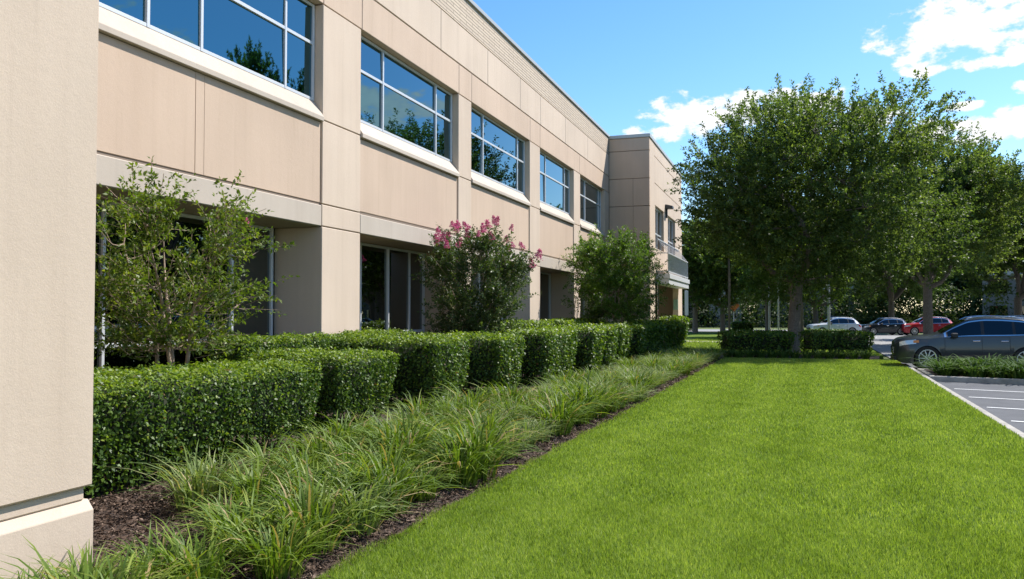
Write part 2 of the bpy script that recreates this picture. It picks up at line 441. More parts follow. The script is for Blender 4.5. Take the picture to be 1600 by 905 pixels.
def crape_meshes(seed, H, clear, stems, rx, rz_low, leafm, nsp, nper, leaf, dirs_up=.6, wide_top=1.0, splen=(.30, .75)):
    """multi-stemmed vase shaped shrub tree; returns trunk mesh, crown mesh, sprig tips"""
    rng = np.random.default_rng(seed)
    tb = MB(); bases = []; dirs = []; allp = []
    for i in range(stems):
        a = 2 * math.pi * (i + rng.random() * .6) / stems
        b0 = np.array([math.cos(a) * .10, math.sin(a) * .10, -.15])
        mid = np.array([math.cos(a) * rx * .22, math.sin(a) * rx * .22, clear + (H - clear) * .25])
        end = np.array([math.cos(a) * rx * .60 * wide_top, math.sin(a) * rx * .60 * wide_top, H * rng.uniform(.72, .86)])
        p1 = limb(tb, b0, mid, .036, .026, rng, .05, 6, 7)
        p2 = limb(tb, mid, end, .026, .007, rng, .08, 6, 6)
        allp += [p for p in p1 if p[2] > clear] + p2
    allp = np.array(allp)
    nb = nsp // 7
    for i in range(nb):
        st = allp[rng.integers(len(allp))]
        a = rng.random() * 2 * math.pi; z = rng.uniform(clear, H * .92)
        prof = rx * (.65 + .35 * math.sin(math.pi * min(1, (z - clear) / (H - clear) * .85 + .1)))
        rr = prof * rng.uniform(.35, 1.0) * (1 if z < H * .8 else .8)
        e = np.array([math.cos(a) * rr, math.sin(a) * rr, z])
        st = allp[np.argmin(np.linalg.norm(allp - e, axis=1) + np.maximum(0, allp[:, 2] - z + .15) * 2 + rng.random(len(allp)) * .25)]
        pts = limb(tb, st, e, .011, .003, rng, .08, 4, 4)
        for k in range(7):
            p = pts[1 + rng.integers(len(pts) - 1)]
            bases.append(p + rng.normal(size=3) * .05)
            dd = unit(np.array([math.cos(a), math.sin(a), 0]) * .6 + rvec(rng, 1)[0] * .7 + np.array([0, 0, dirs_up]))
            dirs.append(dd)
    bases = np.array(bases); dirs = np.array(dirs); n = len(bases)
    ln = rng.uniform(*splen, n)
    V, F = sprig_leaves(rng, bases, dirs, ln, nper, leaf, .48, .10, .22)
    tint = np.clip(.48 + np.repeat(rng.normal(0, .16, n), nper) + rng.normal(0, .18, n * nper), 0, 1)
    cm = raw_mesh('crape_crown', V, F, [M[leafm]], tint=tint)
    for i in range(0, n, 2):
        tb.tube([bases[i], bases[i] + dirs[i] * ln[i] * .9], .0035, 4)
    tm = tb.mesh('crape_stems', M['bark_pale'], smooth=True, sharp=80)
    return tm, cm, bases + dirs * ln[:, None]

# ================================================================== GROUND
def sheet(name, poly, z0, z1, mt, label=None):
    o = MB().prism(poly, 'z', z0, z1).build(name, mt)
    o['kind'] = 'structure'
    return o
gp = MB().add([(-400, -200, -.15), (400, -200, -.15), (400, 600, -.15), (-400, 600, -.15)], [(0, 1, 2, 3)]).build('ground', M['ground']); gp['kind'] = 'structure'
lawn_L = lambda y: -3.0 + .0195 * y
lawn_R = lambda y: 2.62 + .0325 * y
lot_poly = [(2.6, -30), (70, -30), (70, 77), (4.9, 77), (4.2, 60), (lawn_R(31) + .25, 31.6), (lawn_R(0) + .05, 0)]
o = MB().add([(x, y, -.12) for x, y in lot_poly], [tuple(range(len(lot_poly)))]).build('parking_lot', M['asphalt']); o['kind'] = 'structure'
far_poly = [(3.9, 36.5), (70, 36.5), (70, 77), (5.0, 77), (4.3, 60)]
o = MB().add([(x, y, -.116) for x, y in far_poly], [tuple(range(5))]).build('road', M['asphalt_pale']); o['kind'] = 'structure'
o = MB().add([(-90, 84, -.11), (90, 84, -.11), (90, 95, -.11), (-90, 95, -.11)], [(0, 1, 2, 3)]).build('road', M['asphalt_pale']); o['kind'] = 'structure'
o = MB().add([(-9, 50, -.005), (-1.5, 50.5, -.005), (-1.5, 53, -.005), (-9, 52.5, -.005)], [(0, 1, 2, 3)]).build('path', M['concrete']); o['kind'] = 'structure'
sheet('lawn', [(lawn_L(-14), -14), (lawn_R(-14), -14), (lawn_R(31), 31), (2.9, 33.2), (-2.35, 33.2), (lawn_L(31), 31)], -.16, 0, M['lawn'])
sheet('far_lawn', [(-16, 36.6), (3.6, 36.6), (4.1, 60), (4.6, 74), (-16, 80)], -.16, -.012, M['lawn'])
sheet('mulch_bed', [(-13, 3.0), (lawn_L(3) - .004, 3.0), (lawn_L(31), 31), (-2.35, 33.204), (3.1, 33.204), (3.45, 36.6), (-6, 36.6), (-6, 44), (-13, 44)], -.16, -.015, M['mulch'])
sheet('mulch_bed', [(-4.6, -14), (lawn_L(-14) - .004, -14), (lawn_L(3) - .004, 2.998), (-4.6, 2.998)], -.16, -.015, M['mulch'])
kb = MB()
kb.prism([(lawn_R(-14) + .003, -14), (lawn_R(-14) + .14, -14), (lawn_R(31) + .14, 31), (lawn_R(31) + .003, 31)], 'z', -.15, .012)
tag(kb.build('kerb', M['concrete'], bevel=.012), kind='structure')
# parking island with its kerb
isl = [(3.62, 25.0), (5.9, 24.45), (9.5, 23.5), (11, 23.2), (11, 26.2), (3.75, 28.4)]
isl_in = [(3.78, 25.16), (5.9, 24.64), (9.5, 23.68), (10.9, 23.4), (10.9, 26.1), (3.9, 28.2)]
kr = MB()
n = len(isl)
for i in range(n):
    a, b, c_, d = isl[i], isl[(i + 1) % n], isl_in[(i + 1) % n], isl_in[i]
    kr.prism([a, b, c_, d], 'z', -.15, .02)
tag(kr.build('kerb', M['concrete'], bevel=.015), kind='structure')
sheet('planting_bed', isl_in, -.15, -.01, M['mulch'])
# painted stall lines
for i, y in enumerate([9.6, 11.85, 14.1, 16.2, 18.4, 20.5, 22.6]):
    x0 = lawn_R(y) + .45; w = .05
    dx, dy = math.cos(R(-17)), math.sin(R(-17)); nx, ny = -dy, dx
    ln = 5.4
    pl = MB().add([(x0 + nx * w, y + ny * w, -.112), (x0 - nx * w, y - ny * w, -.112), (x0 + dx * ln - nx * w, y + dy * ln - ny * w, -.112), (x0 + dx * ln + nx * w, y + dy * ln + ny * w, -.112)], [(0, 1, 2, 3)])
    tag(pl.build('stall_line', M['paint']), kind='structure')
for i in range(7):
    y0 = 72.5; x0 = 6.2 + 3.2 * i
    tag(MB().add([(x0, y0 - 4.6, -.110), (x0 + .1, y0 - 4.6, -.110), (x0 + .1, y0, -.110), (x0, y0, -.110)], [(0, 1, 2, 3)]).build('stall_line', M['paint']), kind='structure')

# ------------------------------------------------------------------ turf blades (stuff)
def turf():
    rng = np.random.default_rng(3)
    Ps = []; Hs = []; Ws = []
    for y0, y1, dens, w, h in ((2.5, 7.5, 10500, .0058, .042), (7.5, 12, 5200, .0085, .043), (12, 19, 2500, .012, .044), (19, 33, 1100, .019, .050)):
        n = int((y1 - y0) * 6.1 * dens)
        y = rng.uniform(y0, y1, n)
        x = lawn_L(y) - .02 + (lawn_R(y) - lawn_L(y) + .03) * rng.random(n)
        x = np.where(rng.random(n) < .012, lawn_L(y) - .01 - np.abs(rng.normal(0, .035, n)) * (1 + .8 * np.sin(y * 5)), x)
        Ps.append(np.stack([x, y, np.zeros(n)], 1)); Hs.append(h * rng.uniform(.55, 1.25, n)); Ws.append(w * rng.uniform(.7, 1.3, n))
    # far lawn strip
    n = 26000; Ps.append(np.stack([rng.uniform(-6, 3.6, n), rng.uniform(36.8, 60, n), np.full(n, -.012)], 1)); Hs.append(.06 * rng.uniform(.6, 1.3, n)); Ws.append(np.full(n, .035))
    P = np.concatenate(Ps); h = np.concatenate(Hs); w = np.concatenate(Ws); n = len(P)
    # edge of the bed is ragged
    a = rng.random(n) * 2 * math.pi
    lean = np.stack([np.cos(a), np.sin(a), np.zeros(n)], 1) * rng.uniform(.1, .9, n)[:, None]
    up = unit(lean + np.array([0, 0, 1]))
    b = rng.random(n) * math.pi
    side = np.stack([np.cos(b), np.sin(b), np.zeros(n)], 1)
    V = np.stack([P - side * w[:, None] * .5, P + side * w[:, None] * .5, P + up * h[:, None]], 1).reshape(-1, 3)
    F = np.arange(n * 3).reshape(-1, 3)
    patch = .06 * np.sin(P[:, 0] * 2.3 + np.sin(P[:, 1] * 1.1) * 2) * np.sin(P[:, 1] * 1.9 + P[:, 0]) + .07 * np.sin(P[:, 0] * 5.9 + P[:, 1] * .6) * np.sin(P[:, 1] * 4.7 - P[:, 0] * 2)
    stripe = .05 * np.tanh(3 * np.sin((P[:, 0] - .026 * P[:, 1] + .04 * np.sin(P[:, 1] * .7)) * 2 * math.pi / 1.3))
    tint = np.clip(.47 + patch + stripe + rng.normal(0, .27, n) + .10 * np.sin(P[:, 0] * 31 + 3 * np.sin(P[:, 1] * 9)) * np.sin(P[:, 1] * 27 + 2 * np.sin(P[:, 0] * 11)), 0, 1)
    me = raw_mesh('grass', V, F, [M['grass_blade']], tint=tint)
    o = link(bpy.data.objects.new('grass', me))
    tag(o, 'short bright green mown turf between the mulch bed and the kerb', 'grass', kind='stuff')
turf()

def chips():
    rng = np.random.default_rng(8)
    n = 120000
    y = 2.5 + 30 * rng.random(n) ** 1.9
    x = np.where(rng.random(n) < .45, lawn_L(y) - rng.random(n) ** 1.2 * 1.3, lawn_L(y) - .3 - rng.random(n) * 5.0)
    y = np.concatenate([y, 3 + rng.random(60000) * 11]); x = np.concatenate([x, -3.6 - rng.random(60000) * 2.6])
    k = (x > -8.6)
    x, y = x[k], y[k]; n = len(x)
    P = np.stack([x, y, rng.uniform(-.012, .012, n)], 1)
    a = rng.random(n) * 6.283
    d = np.stack([np.cos(a), np.sin(a), rng.normal(0, .35, n)], 1); nn = unit(np.stack([rng.normal(0, .5, n), rng.normal(0, .5, n), np.ones(n)], 1))
    s = rng.uniform(.015, .06, n) * (1 + .03 * y)
    V, F = leaf_quads(P, d, nn, s, s * rng.uniform(.15, .4, n))
    me = raw_mesh('mulch_chips', V, F, [M['chip']], tint=np.clip(rng.normal(.4, .26, n), 0, 1))
    tag(link(bpy.data.objects.new('mulch_chips', me)), 'shredded brown bark mulch lying under the hedges and along the lawn', 'mulch', kind='stuff')
chips()

# ================================================================== OFFICE BUILDING
FX = -8.8
bld = empty('office_building', (0, 0, 0), 0, 'two-storey beige stucco office building with rows of tinted blue windows', 'building')
PR = np.random.default_rng(19)
def panes(fx, ys, zs):
    mb = MB()
    for a, b in zip(ys[:-1], ys[1:]):
        for c, d in zip(zs[:-1], zs[1:]):
            o = PR.normal(0, .0045, 3)
            mb.add([(fx - .02 + o[0] + o[1] + o[2], a, c), (fx - .02 + o[0] - o[1] + o[2], b, c), (fx - .02 + o[0] - o[1] - o[2], b, d), (fx - .02 + o[0] + o[1] - o[2], a, d)], [(0, 1, 2, 3)])
    return mb
def bpart(name, mb, mt, label=None, bevel=.012, parent=None, **k):
    o = mb.build(name, mt, parent or bld, bevel=bevel, **k)
    if label: o['label'] = label
    return o
piers = [(14.18, 15.71), (21.26, 22.24), (27.95, 29.21), (34.28, 35.42), (40.47, 41.555)]
bays = [(4.45, 14.18), (15.71, 21.26), (22.24, 27.95), (29.21, 34.28), (35.42, 40.47)]
G = .022
ZG, ZH, ZS, ZW, ZU, ZP, ZT = 3.475, 3.92, 5.605, 7.94, 8.80, 9.93, 10.93
# dark joint backing behind the panels, and the building's mass
bk = MB()
bk.box(-22, FX - .024, 4.45, 41.55, ZW + .03, ZP + .01)
for a, b in piers:
    bk.box(FX - 1.4, FX - .024, a + .03, b - .03, -.3, ZW + .05)
for a, b in bays:
    bk.box(FX - 1.2, FX - .05, a, b, ZG + .03, ZS - .03)
    bk.box(FX - 1.3, FX - 1.12, a, b, -.3, ZG + .03, 1)
    bk.box(FX - .45, FX - .26, a, b, ZS - .05, ZW + .05, 1)
bpart('wall', bk, [M['joint'], M['frame_dark']], bevel=0)
for a, b in piers:
    p = MB()
    for z0, z1, dep in ((-.3, ZG - G / 2, 1.10), (ZG + G / 2, ZH - G / 2, .4), (ZH + G / 2, ZS - G / 2, .4), (ZS + G / 2, ZW - G / 2, .30)):
        p.box(FX - dep, FX, a, b, z0, z1)
    bpart('pier', p, M['stucco_pier'], bevel=.010)
wins_up = [([9.68, 10.85, 13.18], 4.6, 14.16), ([17.1, 20.13], 15.73, 21.24), ([23.71, 27.1], 22.26, 27.93), ([30.57, 33.44], 29.23, 34.26), ([37.09, 39.98], 35.44, 40.45)]
wins_lo = [([9.74, 12.76], 4.6, 14.02), ([17.58, 19.03, 20.27], 15.86, 21.22), ([23.9, 25.6, 26.7], 22.3, 27.9), ([31.0, 32.46], 29.25, 34.2), ([37.4, 38.6], 35.45, 40.4)]
for i, (a, b) in enumerate(bays):
    a0 = 4.46 if i == 0 else a
    sp = MB()
    segs = [(a0 + .03, 10.53), (10.54, 10.74), (10.744, b - .03)] if i == 0 else [(a0 + .025, b - .025)]
    for s0, s1 in segs: sp.box(FX - .4, FX - .035, s0, s1, ZH + .025, ZS - .055)
    bpart('spandrel_panel', sp, M['stucco_panel'], bevel=.022 if i else .004)
    hd = MB().box(FX - 1.08, FX - .003, a0 + .012, b - .012, ZG, ZH - .03)
    bpart('header_beam', hd, M['stucco_sill'], bevel=.012)
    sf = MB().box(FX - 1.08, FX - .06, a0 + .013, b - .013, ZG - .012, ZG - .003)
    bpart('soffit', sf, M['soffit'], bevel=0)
    sl = MB().prism([(FX - .29, ZS - .04), (FX + .045, ZS - .04), (FX + .045, ZS + .05), (FX - .20, ZS + .385), (FX - .29, ZS + .385)], 'y', a0 + .01, b - .01)
    bpart('window_sill', sl, M['stucco_sill'], bevel=.006)
    # upper window: frame with its glass
    ms, y0, y1 = wins_up[i]
    fx = FX - .20; z0, z1 = ZS + .38, ZW - .004; fr = MB(); w = .032; e = .05
    fr.box(fx - .06, fx + .02, y0, y0 + 2 * w, z0, z1); fr.box(fx - .06, fx + .02, y1 - 2 * w, y1, z0, z1)
    ys = [y0 + 2 * w] + ms + [y1 - 2 * w]
    for k in range(len(ys) - 1):
        s0 = ys[k] + (w if k else 0); s1 = ys[k + 1] - (w if k < len(ys) - 2 else 0)
        for zz0, zz1 in ((z0, z0 + .06), (7.105, 7.17), (z1 - .06, z1)):
            fr.box(fx - .06, fx + .012, s0, s1, zz0, zz1)
    for m_ in ms: fr.box(fx - .06, fx + .018, m_ - w, m_ + w, z0, z1)
    wf = bpart('window', fr, M['frame'], bevel=.005)
    bpart('pane', panes(fx, [y0 + .01] + ms + [y1 - .01], [z0 + .01, 7.137, z1 - .01]), M['glass_up'], bevel=0, parent=wf)
    # ground floor window
    ms, y0, y1 = wins_lo[i]
    fx = FX - 1.04; z0, z1 = .18, ZG - .02; fr = MB(); w = .03
    fr.box(fx - .06, fx + .03, y0, y0 + .06, z0, z1); fr.box(fx - .06, fx + .03, y1 - .06, y1, z0, z1)
    ys = [y0 + .06] + ms + [y1 - .06]
    for k in range(len(ys) - 1):
        s0 = ys[k] + (w if k else 0); s1 = ys[k + 1] - (w if k < len(ys) - 2 else 0)
        for zz0, zz1 in ((z0, z0 + .08), (1.215, 1.285), (z1 - .06, z1)):
            fr.box(fx - .06, fx + .02, s0, s1, zz0, zz1)
    for m_ in ms: fr.box(fx - .06, fx + .028, m_ - w, m_ + w, z0, z1)
    wf = bpart('window', fr, M['frame'], bevel=.005)
    bpart('pane', panes(fx, [y0 + .01] + ms + [y1 - .01], [z0 + .01, 1.25, z1 - .01]), M['glass_low'], bevel=0, parent=wf)
    if i: bpart('wall_strip', MB().box(FX - 1.12, FX - 1.0, a + .005, y0 - .003, -.2, ZG - .02), M['stucco_pier'], bevel=.004)
# upper wall bands
jl = [4.46, 9.2, 14.2, 15.76, 21.3, 22.28, 28.0, 29.24, 35.33, 40.5, 41.55]
up = MB()
for s0, s1 in zip(jl[:-1], jl[1:]): up.box(-12, FX - .004, s0 + .009, s1 - .009, ZW + .012, ZU - .014)
bpart('wall_panel', up, M['stucco_panel'], bevel=.010)
ju = [4.46, 8.2, 12.2, 16.3, 20.02, 23.62, 26.85, 29.3, 32.9, 36.89, 41.55]
up = MB()
for s0, s1 in zip(ju[:-1], ju[1:]): up.box(-12, FX, s0 + .009, s1 - .009, ZU + .014, ZP - .014)
bpart('wall_panel', up, M['stucco_pier'], bevel=.010)
bpart('parapet', MB().box(-9.3, FX - .008, 4.46, 41.55, ZP + .016, ZT - .11), M['parapet'], bevel=0)
bpart('coping', MB().box(-9.35, FX + .05, 4.46, 41.60, ZT - .11, ZT + .02), M['coping'], bevel=.01)
bpart('roof', MB().box(-40, -9.36, 4.46, 41.5, 10.2, 10.3), M['coping'], bevel=0)
# near projecting pavilion
nx = -4.42; ny = 4.32
pv = MB()
pv.box(-22, nx, -14, ny, .60, 11.0)
pv.box(-22, nx - .035, -14, ny - .035, .505, .602)
bpart('pavilion_wall', pv, M['stucco_near'], bevel=.012)
pb = MB().prism([(-22, -.3), (nx + .004, -.3), (nx + .004, .44), (nx - .045, .505), (-22, .505)], 'y', -14, ny + .004)
bpart('pavilion_base', pb, M['stucco_near'], bevel=.004)
# far projecting block: y 41.56 .. 54.7, front at x=-6.71
bx, by0, by1 = -6.71, 41.57, 54.7
bw = MB()
bw.box(-22, bx - .23, by0 + .03, by1 - .02, 3.85, 10.72); bw.box(bx - .23, bx - .03, by0 + .03, by1 - .02, 7.47, 10.72); bw.box(bx - .23, bx - .03, by0 + .03, by1 - .02, 3.85, 5.17)
bw.box(-22, bx - .03, by0 + .03, 43.3, -.3, 3.85)
bw.box(-22, bx - 1.6, 43.3, by1 - .02, -.3, 3.85)
bpart('block_wall', bw, M['joint'], bevel=0)
fr = MB()   # shaded end wall panels (face -y)
rows = [(-.3, 4.2, 1), (4.22, 7.2, 1), (7.22, 8.62, 1), (8.64, 10.05, 0), (10.07, 10.72, 0)]
for z0, z1, sp in rows:
    xs = [-8.79, -7.55, bx] if sp else [-8.79, bx]
    for q0, q1 in zip(xs[:-1], xs[1:]):
        fr.box(q0 + .006, q1 - (0 if q1 == bx else .006), by0, by0 + .2, z0 + .006, z1 - .006)
bpart('wall_panel', fr, M['stucco_panel'], 'shaded beige end wall of the far wing', bevel=.006)
pf = MB()   # front panels (face +x)
pf.box(bx - .2, bx, by0 + .2, 43.25, 3.2, 10.72); pf.box(bx - .2, bx, by0 + .2, 43.25, -.3, 3.19)
ops = [(43.45, 46.55), (48.2, 51.4)]
for z0, z1 in ((10.07, 10.72), (8.64, 10.05), (7.46, 8.62)):
    pf.box(bx - .2, bx - .004, 43.27, by1, z0 + .006, z1 - .006)
pf.box(bx - .2, bx - .004, 43.27, by1, 3.86, 5.18)
for s0, s1 in ((43.27, 43.45), (46.55, 48.2), (51.4, by1)): pf.box(bx - .2, bx - .004, s0, s1, 5.19, 7.45)
pf.box(bx - .35, bx - .004, 52.7, by1, -.3, 3.85)
bpart('wall_panel', pf, M['stucco_pier'], 'sunlit front of the far wing', bevel=.006)
bpart('entry_wall', MB().box(bx - 1.6, bx - 1.5, 43.3, 52.7, -.3, 3.84).box(bx - 1.5, bx - .36, by1 - .3, by1 - .03, -.3, 3.84), M['stucco_panel'], bevel=.006)
for a, b in ops:
    f2 = MB(); fx = bx - .16
    for s0, s1 in ((a, a + .07), ((a + b) / 2 - .035, (a + b) / 2 + .035), (b - .07, b)): f2.box(fx - .05, fx + .02, s0, s1, 5.19, 7.45)
    for zz in (5.19, 6.0, 7.38):
        f2.box(fx - .05, fx + .014, a + .072, (a + b) / 2 - .037, zz, zz + .07); f2.box(fx - .05, fx + .014, (a + b) / 2 + .037, b - .072, zz, zz + .07)
    wf = bpart('window', f2, M['frame'], bevel=0)
    bpart('pane', MB().box(fx - .045, fx - .03, a + .01, b - .01, 5.2, 7.44), M['glass_low'], bevel=0, parent=wf)
bpart('coping', MB().box(-22, bx + .05, by0 - .05, by1 + .05, 10.725, 10.9), M['coping'], bevel=.01)
bpart('wall_lamp', MB().box(bx, bx + .10, 47.3, 47.42, 7.2, 7.72).prism([(bx, 7.722), (bx + .42, 7.722), (bx + .42, 7.86), (bx + .08, 7.95), (bx, 7.95)], 'y', 47.05, 47.6), M['frame_dark'], 'dark box wall lamp on a short arm', bevel=.01)
# balcony with glass and bar rail
bal = bpart('balcony', MB().box(bx - .1, bx + .62, 44.0, 53.0, 3.28, 3.58).box(bx - .1, bx + .68, 43.94, 53.06, 3.585, 3.84), M['white_metal'], 'pale balcony slab with railing', bevel=.01)
rl = MB()
for z in (3.95, 4.93):
    rl.box(bx + .54, bx + .60, 44.06, 52.9, z, z + .05); rl.box(bx, bx + .54, 44.06, 44.11, z, z + .05)
for k in range(19): rl.box(bx + .55, bx + .59, 44.06 + k * .489, 44.09 + k * .489, 3.84, 4.93)
for k in range(10):
    y = 44.3 + k * .95; rl.tube([(bx + .57, y, 4.95), (bx + .02, y, 5.7)], .018, 6)
rl.tube([(bx + .02, 44.0, 5.72), (bx + .02, 53, 5.72)], .03, 6)
bpart('railing', rl, M['frame'], bevel=0, parent=bal)
bpart('glass_panel', MB().box(bx + .562, bx + .572, 44.12, 52.88, 4.0, 4.92), M['clear_glass'], bevel=0, parent=bal)
# small green plaque on the entry wall
bpart('plaque', MB().box(bx - .3, bx - .02, 52.62, 52.68, 1.95, 2.6), plain('plaque_green', (.28, .45, .36), .4), 'small pale green wall plaque', bevel=.004)

# ================================================================== HEDGES
hed = [  # x0,x1,y0,y1,top,label
    (-7.75, -5.98, 4.75, 9.75, 1.07, 'long clipped hedge block beside the corner of the near beige wall'),
    (-8.15, -6.22, 10.55, 12.5, 1.10, 'clipped hedge with a rounded end just behind the hedge by the near wall'),
    (-8.2, -6.02, 13.5, 15.35, 1.27, 'tall dark hedge block in front of the first wide pier'),
    (-8.2, -5.68, 16.05, 17.9, 1.26, 'clipped hedge block directly below the recessed window with three mullions'),
    (-8.0, -5.50, 18.9, 21.9, 1.28, 'hedge block in front of the pink flowering crape myrtle'),
    (-7.6, -5.25, 22.75, 24.4, 1.28, 'narrow hedge block just past the pink flowering crape myrtle'),
    (-7.6, -5.22, 24.7, 26.3, 1.27, 'middle hedge of the three narrow blocks past the pink crape myrtle'),
    (-7.6, -5.20, 26.6, 28.4, 1.29, 'last hedge of the three narrow blocks past the pink crape myrtle'),
    (-7.4, -5.05, 29.4, 31.4, 1.29, 'hedge block in front of the bright green crape myrtle'),
    (-7.4, -5.02, 31.55, 33.5, 1.28, 'hedge block just past the bright green crape myrtle'),
    (-7.4, -5.0, 33.65, 35.6, 1.30, 'hedge block two steps short of the far end of the row'),
    (-6.9, -5.0, 35.9, 38.6, 1.32, 'hedge block next to last before the balcony entrance'),
    (-6.4, -4.95, 38.8, 42.3, 1.34, 'farthest hedge block of the bed beside the balcony entrance'),
]
rear = [
    (-8.65, -7.95, 10.6, 16.9, 1.36, 'low rear hedge against the first wide pier'),
    (-8.65, -7.6, 20.5, 27.2, 1.46, 'taller rear hedge behind the pink crape myrtle'),
    (-8.5, -7.4, 28.0, 34.5, 1.46, 'taller rear hedge under the bright green crape myrtle'),
    (-6.5, -5.5, 43.2, 47.5, 1.50, 'round-topped hedge under the balcony'),
]
for i, (x0, x1, y0, y1, zt, lb) in enumerate(hed + rear):
    d = math.hypot((x0 + x1) / 2, y0)
    leaf = max(.046, .0036 * d); dens = min(2600, 4.6 / leaf ** 2)
    me = hedge_mesh('hedge', x0, x1, y0, y1, zt, dens, leaf, 100 + i)
    # origin at the hedge's own base
    c = Vector(((x0 + x1) / 2, (y0 + y1) / 2, 0))
    me.transform(Matrix.Translation(-c))
    o = link(bpy.data.objects.new('hedge', me)); o.location = c
    tag(o, lb, 'hedge', 'clipped hedges along the building')
# dark hedges across the end of the lawn
for x0, x1, y0, y1, zt, lb in ((-2.7, .05, 33.5, 35.2, .98, 'low dark hedge across the lawn end, between the bed and the big oak trunk'),
                               (.45, 3.0, 34.6, 36.2, .98, 'low dark hedge across the lawn end, between the oak trunk and the parked crossover')):
    me = hedge_mesh('hedge', x0, x1, y0, y1, zt, 420, .10, int(300 + x0 * 7), newtop=.12)
    c = Vector(((x0 + x1) / 2, (y0 + y1) / 2, 0)); me.transform(Matrix.Translation(-c))
    o = link(bpy.data.objects.new('hedge', me)); o.location = c; o.rotation_euler.z = R(19)
    tag(o, lb, 'hedge', 'dark hedges across the end of the lawn')
me = hedge_mesh('hedge', -2, 2, -.7, .7, .55, 200, .15, 401, newtop=.1)
o = link(bpy.data.objects.new('hedge', me)); o.location = (2.0, 63.5, -.05); o.rotation_euler.z = R(18)
tag(o, 'very low dark hedge in front of the white parked car', 'hedge')

# ================================================================== LILYTURF BORDER
gm = [blade_clump('lilyturf', 40 + i, 165, .56, .018, 'blade_green', .33) for i in range(4)]
pm = [blade_clump('lilyturf', 60 + i, 160, .51, .016, 'blade_pale', .33) for i in range(4)]
rng = np.random.default_rng(77)
y = 3.55; row = 0; count = 0
while y < 32.6:
    left = -5.25 + .012 * y if y > 5.4 else -4.2
    right = lawn_L(y) - .47
    nrow = 4 if 5.4 < y < 13 else 3
    xs = np.linspace(right, max(left, right - (1.72 if 5.4 < y < 13 else 1.32 if y > 5.4 else 1.1)), nrow)
    for k, x in enumerate(xs):
        xx = x + rng.normal() * .09; yy = y + rng.normal() * .10 + (k % 2) * .22
        if yy < 4.75 and xx < -3.95: continue
        ph = math.sin(yy * 1.25 + 1.0) + .5 * math.sin(xx * 3 + yy * .6) + rng.normal() * .35
        pale = ph > (.85 if yy < 15 else -.35 if yy < 31 else .9)
        me = (pm if pale else gm)[rng.integers(4)]
        o = link(bpy.data.objects.new('lilyturf_clump', me)); o.location = (xx, yy, -.015); o.rotation_euler = (0, 0, rng.random() * 6.28)
        s = rng.uniform(.72, 1.12) * (1.08 if not pale and 8 < yy < 15 else .92); o.scale = (s, s, s * rng.uniform(.9, 1.1))
        if pale: tag(o, 'pale straw-striped lilyturf clump in the border between hedges and lawn', 'grass clump', 'pale lilyturf clumps of the border')
        else: tag(o, 'plain green arching lilyturf clump in the border between hedges and lawn', 'grass clump', 'green lilyturf clumps of the border')
        count += 1
    y += .60
# a few tufts at the foot of the near wall
for x, yy in ((-4.12, 4.0), (-4.2, 3.62)):
    o = link(bpy.data.objects.new('lilyturf_clump', gm[0])); o.location = (x, yy, -.015); o.scale = (.55, .55, .5); o.rotation_euler.z = x * 9
    tag(o, 'short green lilyturf tuft at the foot of the near beige wall', 'grass clump', 'tufts at the foot of the near wall')
# dark tufts in front of the far hedges
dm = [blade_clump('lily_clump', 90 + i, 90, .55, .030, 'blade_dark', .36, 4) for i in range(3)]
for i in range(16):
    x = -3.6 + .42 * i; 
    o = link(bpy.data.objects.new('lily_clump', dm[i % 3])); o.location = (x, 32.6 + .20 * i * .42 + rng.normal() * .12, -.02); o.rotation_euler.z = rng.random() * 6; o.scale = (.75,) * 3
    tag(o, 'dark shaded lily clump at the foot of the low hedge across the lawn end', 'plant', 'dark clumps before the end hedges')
# island planting
for r_, (t0, n_) in enumerate(((.14, 13), (.42, 13), (.72, 12), (.95, 11))):
    for k in range(n_):
        u = (k + .35 + .3 * rng.random()) / n_
        x = 3.95 + 6.9 * u; ylo = 25.15 - (x - 3.8) * .25; yhi = 28.0 - (x - 3.9) * .29
        yy = ylo + .25 + (yhi - ylo - .4) * (t0 + rng.normal() * .04)
        o = link(bpy.data.objects.new('lily_clump', dm[rng.integers(3)])); o.location = (x, yy, -.02); o.rotation_euler.z = rng.random() * 6.3
        s = rng.uniform(1.0, 1.3); o.scale = (s * 1.3, s * 1.3, s * .86)
        tag(o, 'broad-leaved green lily clump on the kerbed parking island', 'plant', 'lily clumps on the parking island')

# ================================================================== CRAPE MYRTLES
def crape(name, loc, meshes, label):
    e = empty(name, loc, 0, label, 'tree')
    link(bpy.data.objects.new('trunk', meshes[0]), e); link(bpy.data.objects.new('crown', meshes[1]), e)
    return e
def panicle_mesh(seed):
    rng = np.random.default_rng(seed); n = 240
    z = rng.random(n); r = .115 * (1 - z * .7) * rng.random(n) ** .4; a = rng.random(n) * 6.283
    P = np.stack([np.cos(a) * r, np.sin(a) * r, z * .26], 1)
    V, F = leaf_quads(P, rvec(rng, n), rvec(rng, n), rng.uniform(.026, .042, n), rng.uniform(.022, .034, n))
    return raw_mesh('flower_cluster', V, F, [M['petal']], tint=rng.random(n))
pans = [panicle_mesh(i + 40) for i in range(3)]
def flowers(e, tips, n, rng, zmin, cond=None, sc=1.0):
    t = np.array([p for p in tips if p[2] > zmin and (cond is None or cond(p))])
    chosen = []
    order = np.argsort(-(t[:, 2] + .35 * np.linalg.norm(t[:, :2], axis=1) + rng.normal(0, .40, len(t))))
    for i in order:
        if all(np.linalg.norm(t[i] - q) > .26 for q in chosen): chosen.append(t[i])
        if len(chosen) >= n: break
    for i, p in enumerate(chosen):
        f = link(bpy.data.objects.new('flower_cluster', pans[i % 3]), e); f.location = p - np.array([0, 0, .02]); s = sc * rng.uniform(.7, 1.2); f.scale = (s, s, s)
        f.rotation_euler = (rng.normal() * .3, rng.normal() * .3, rng.random() * 6)
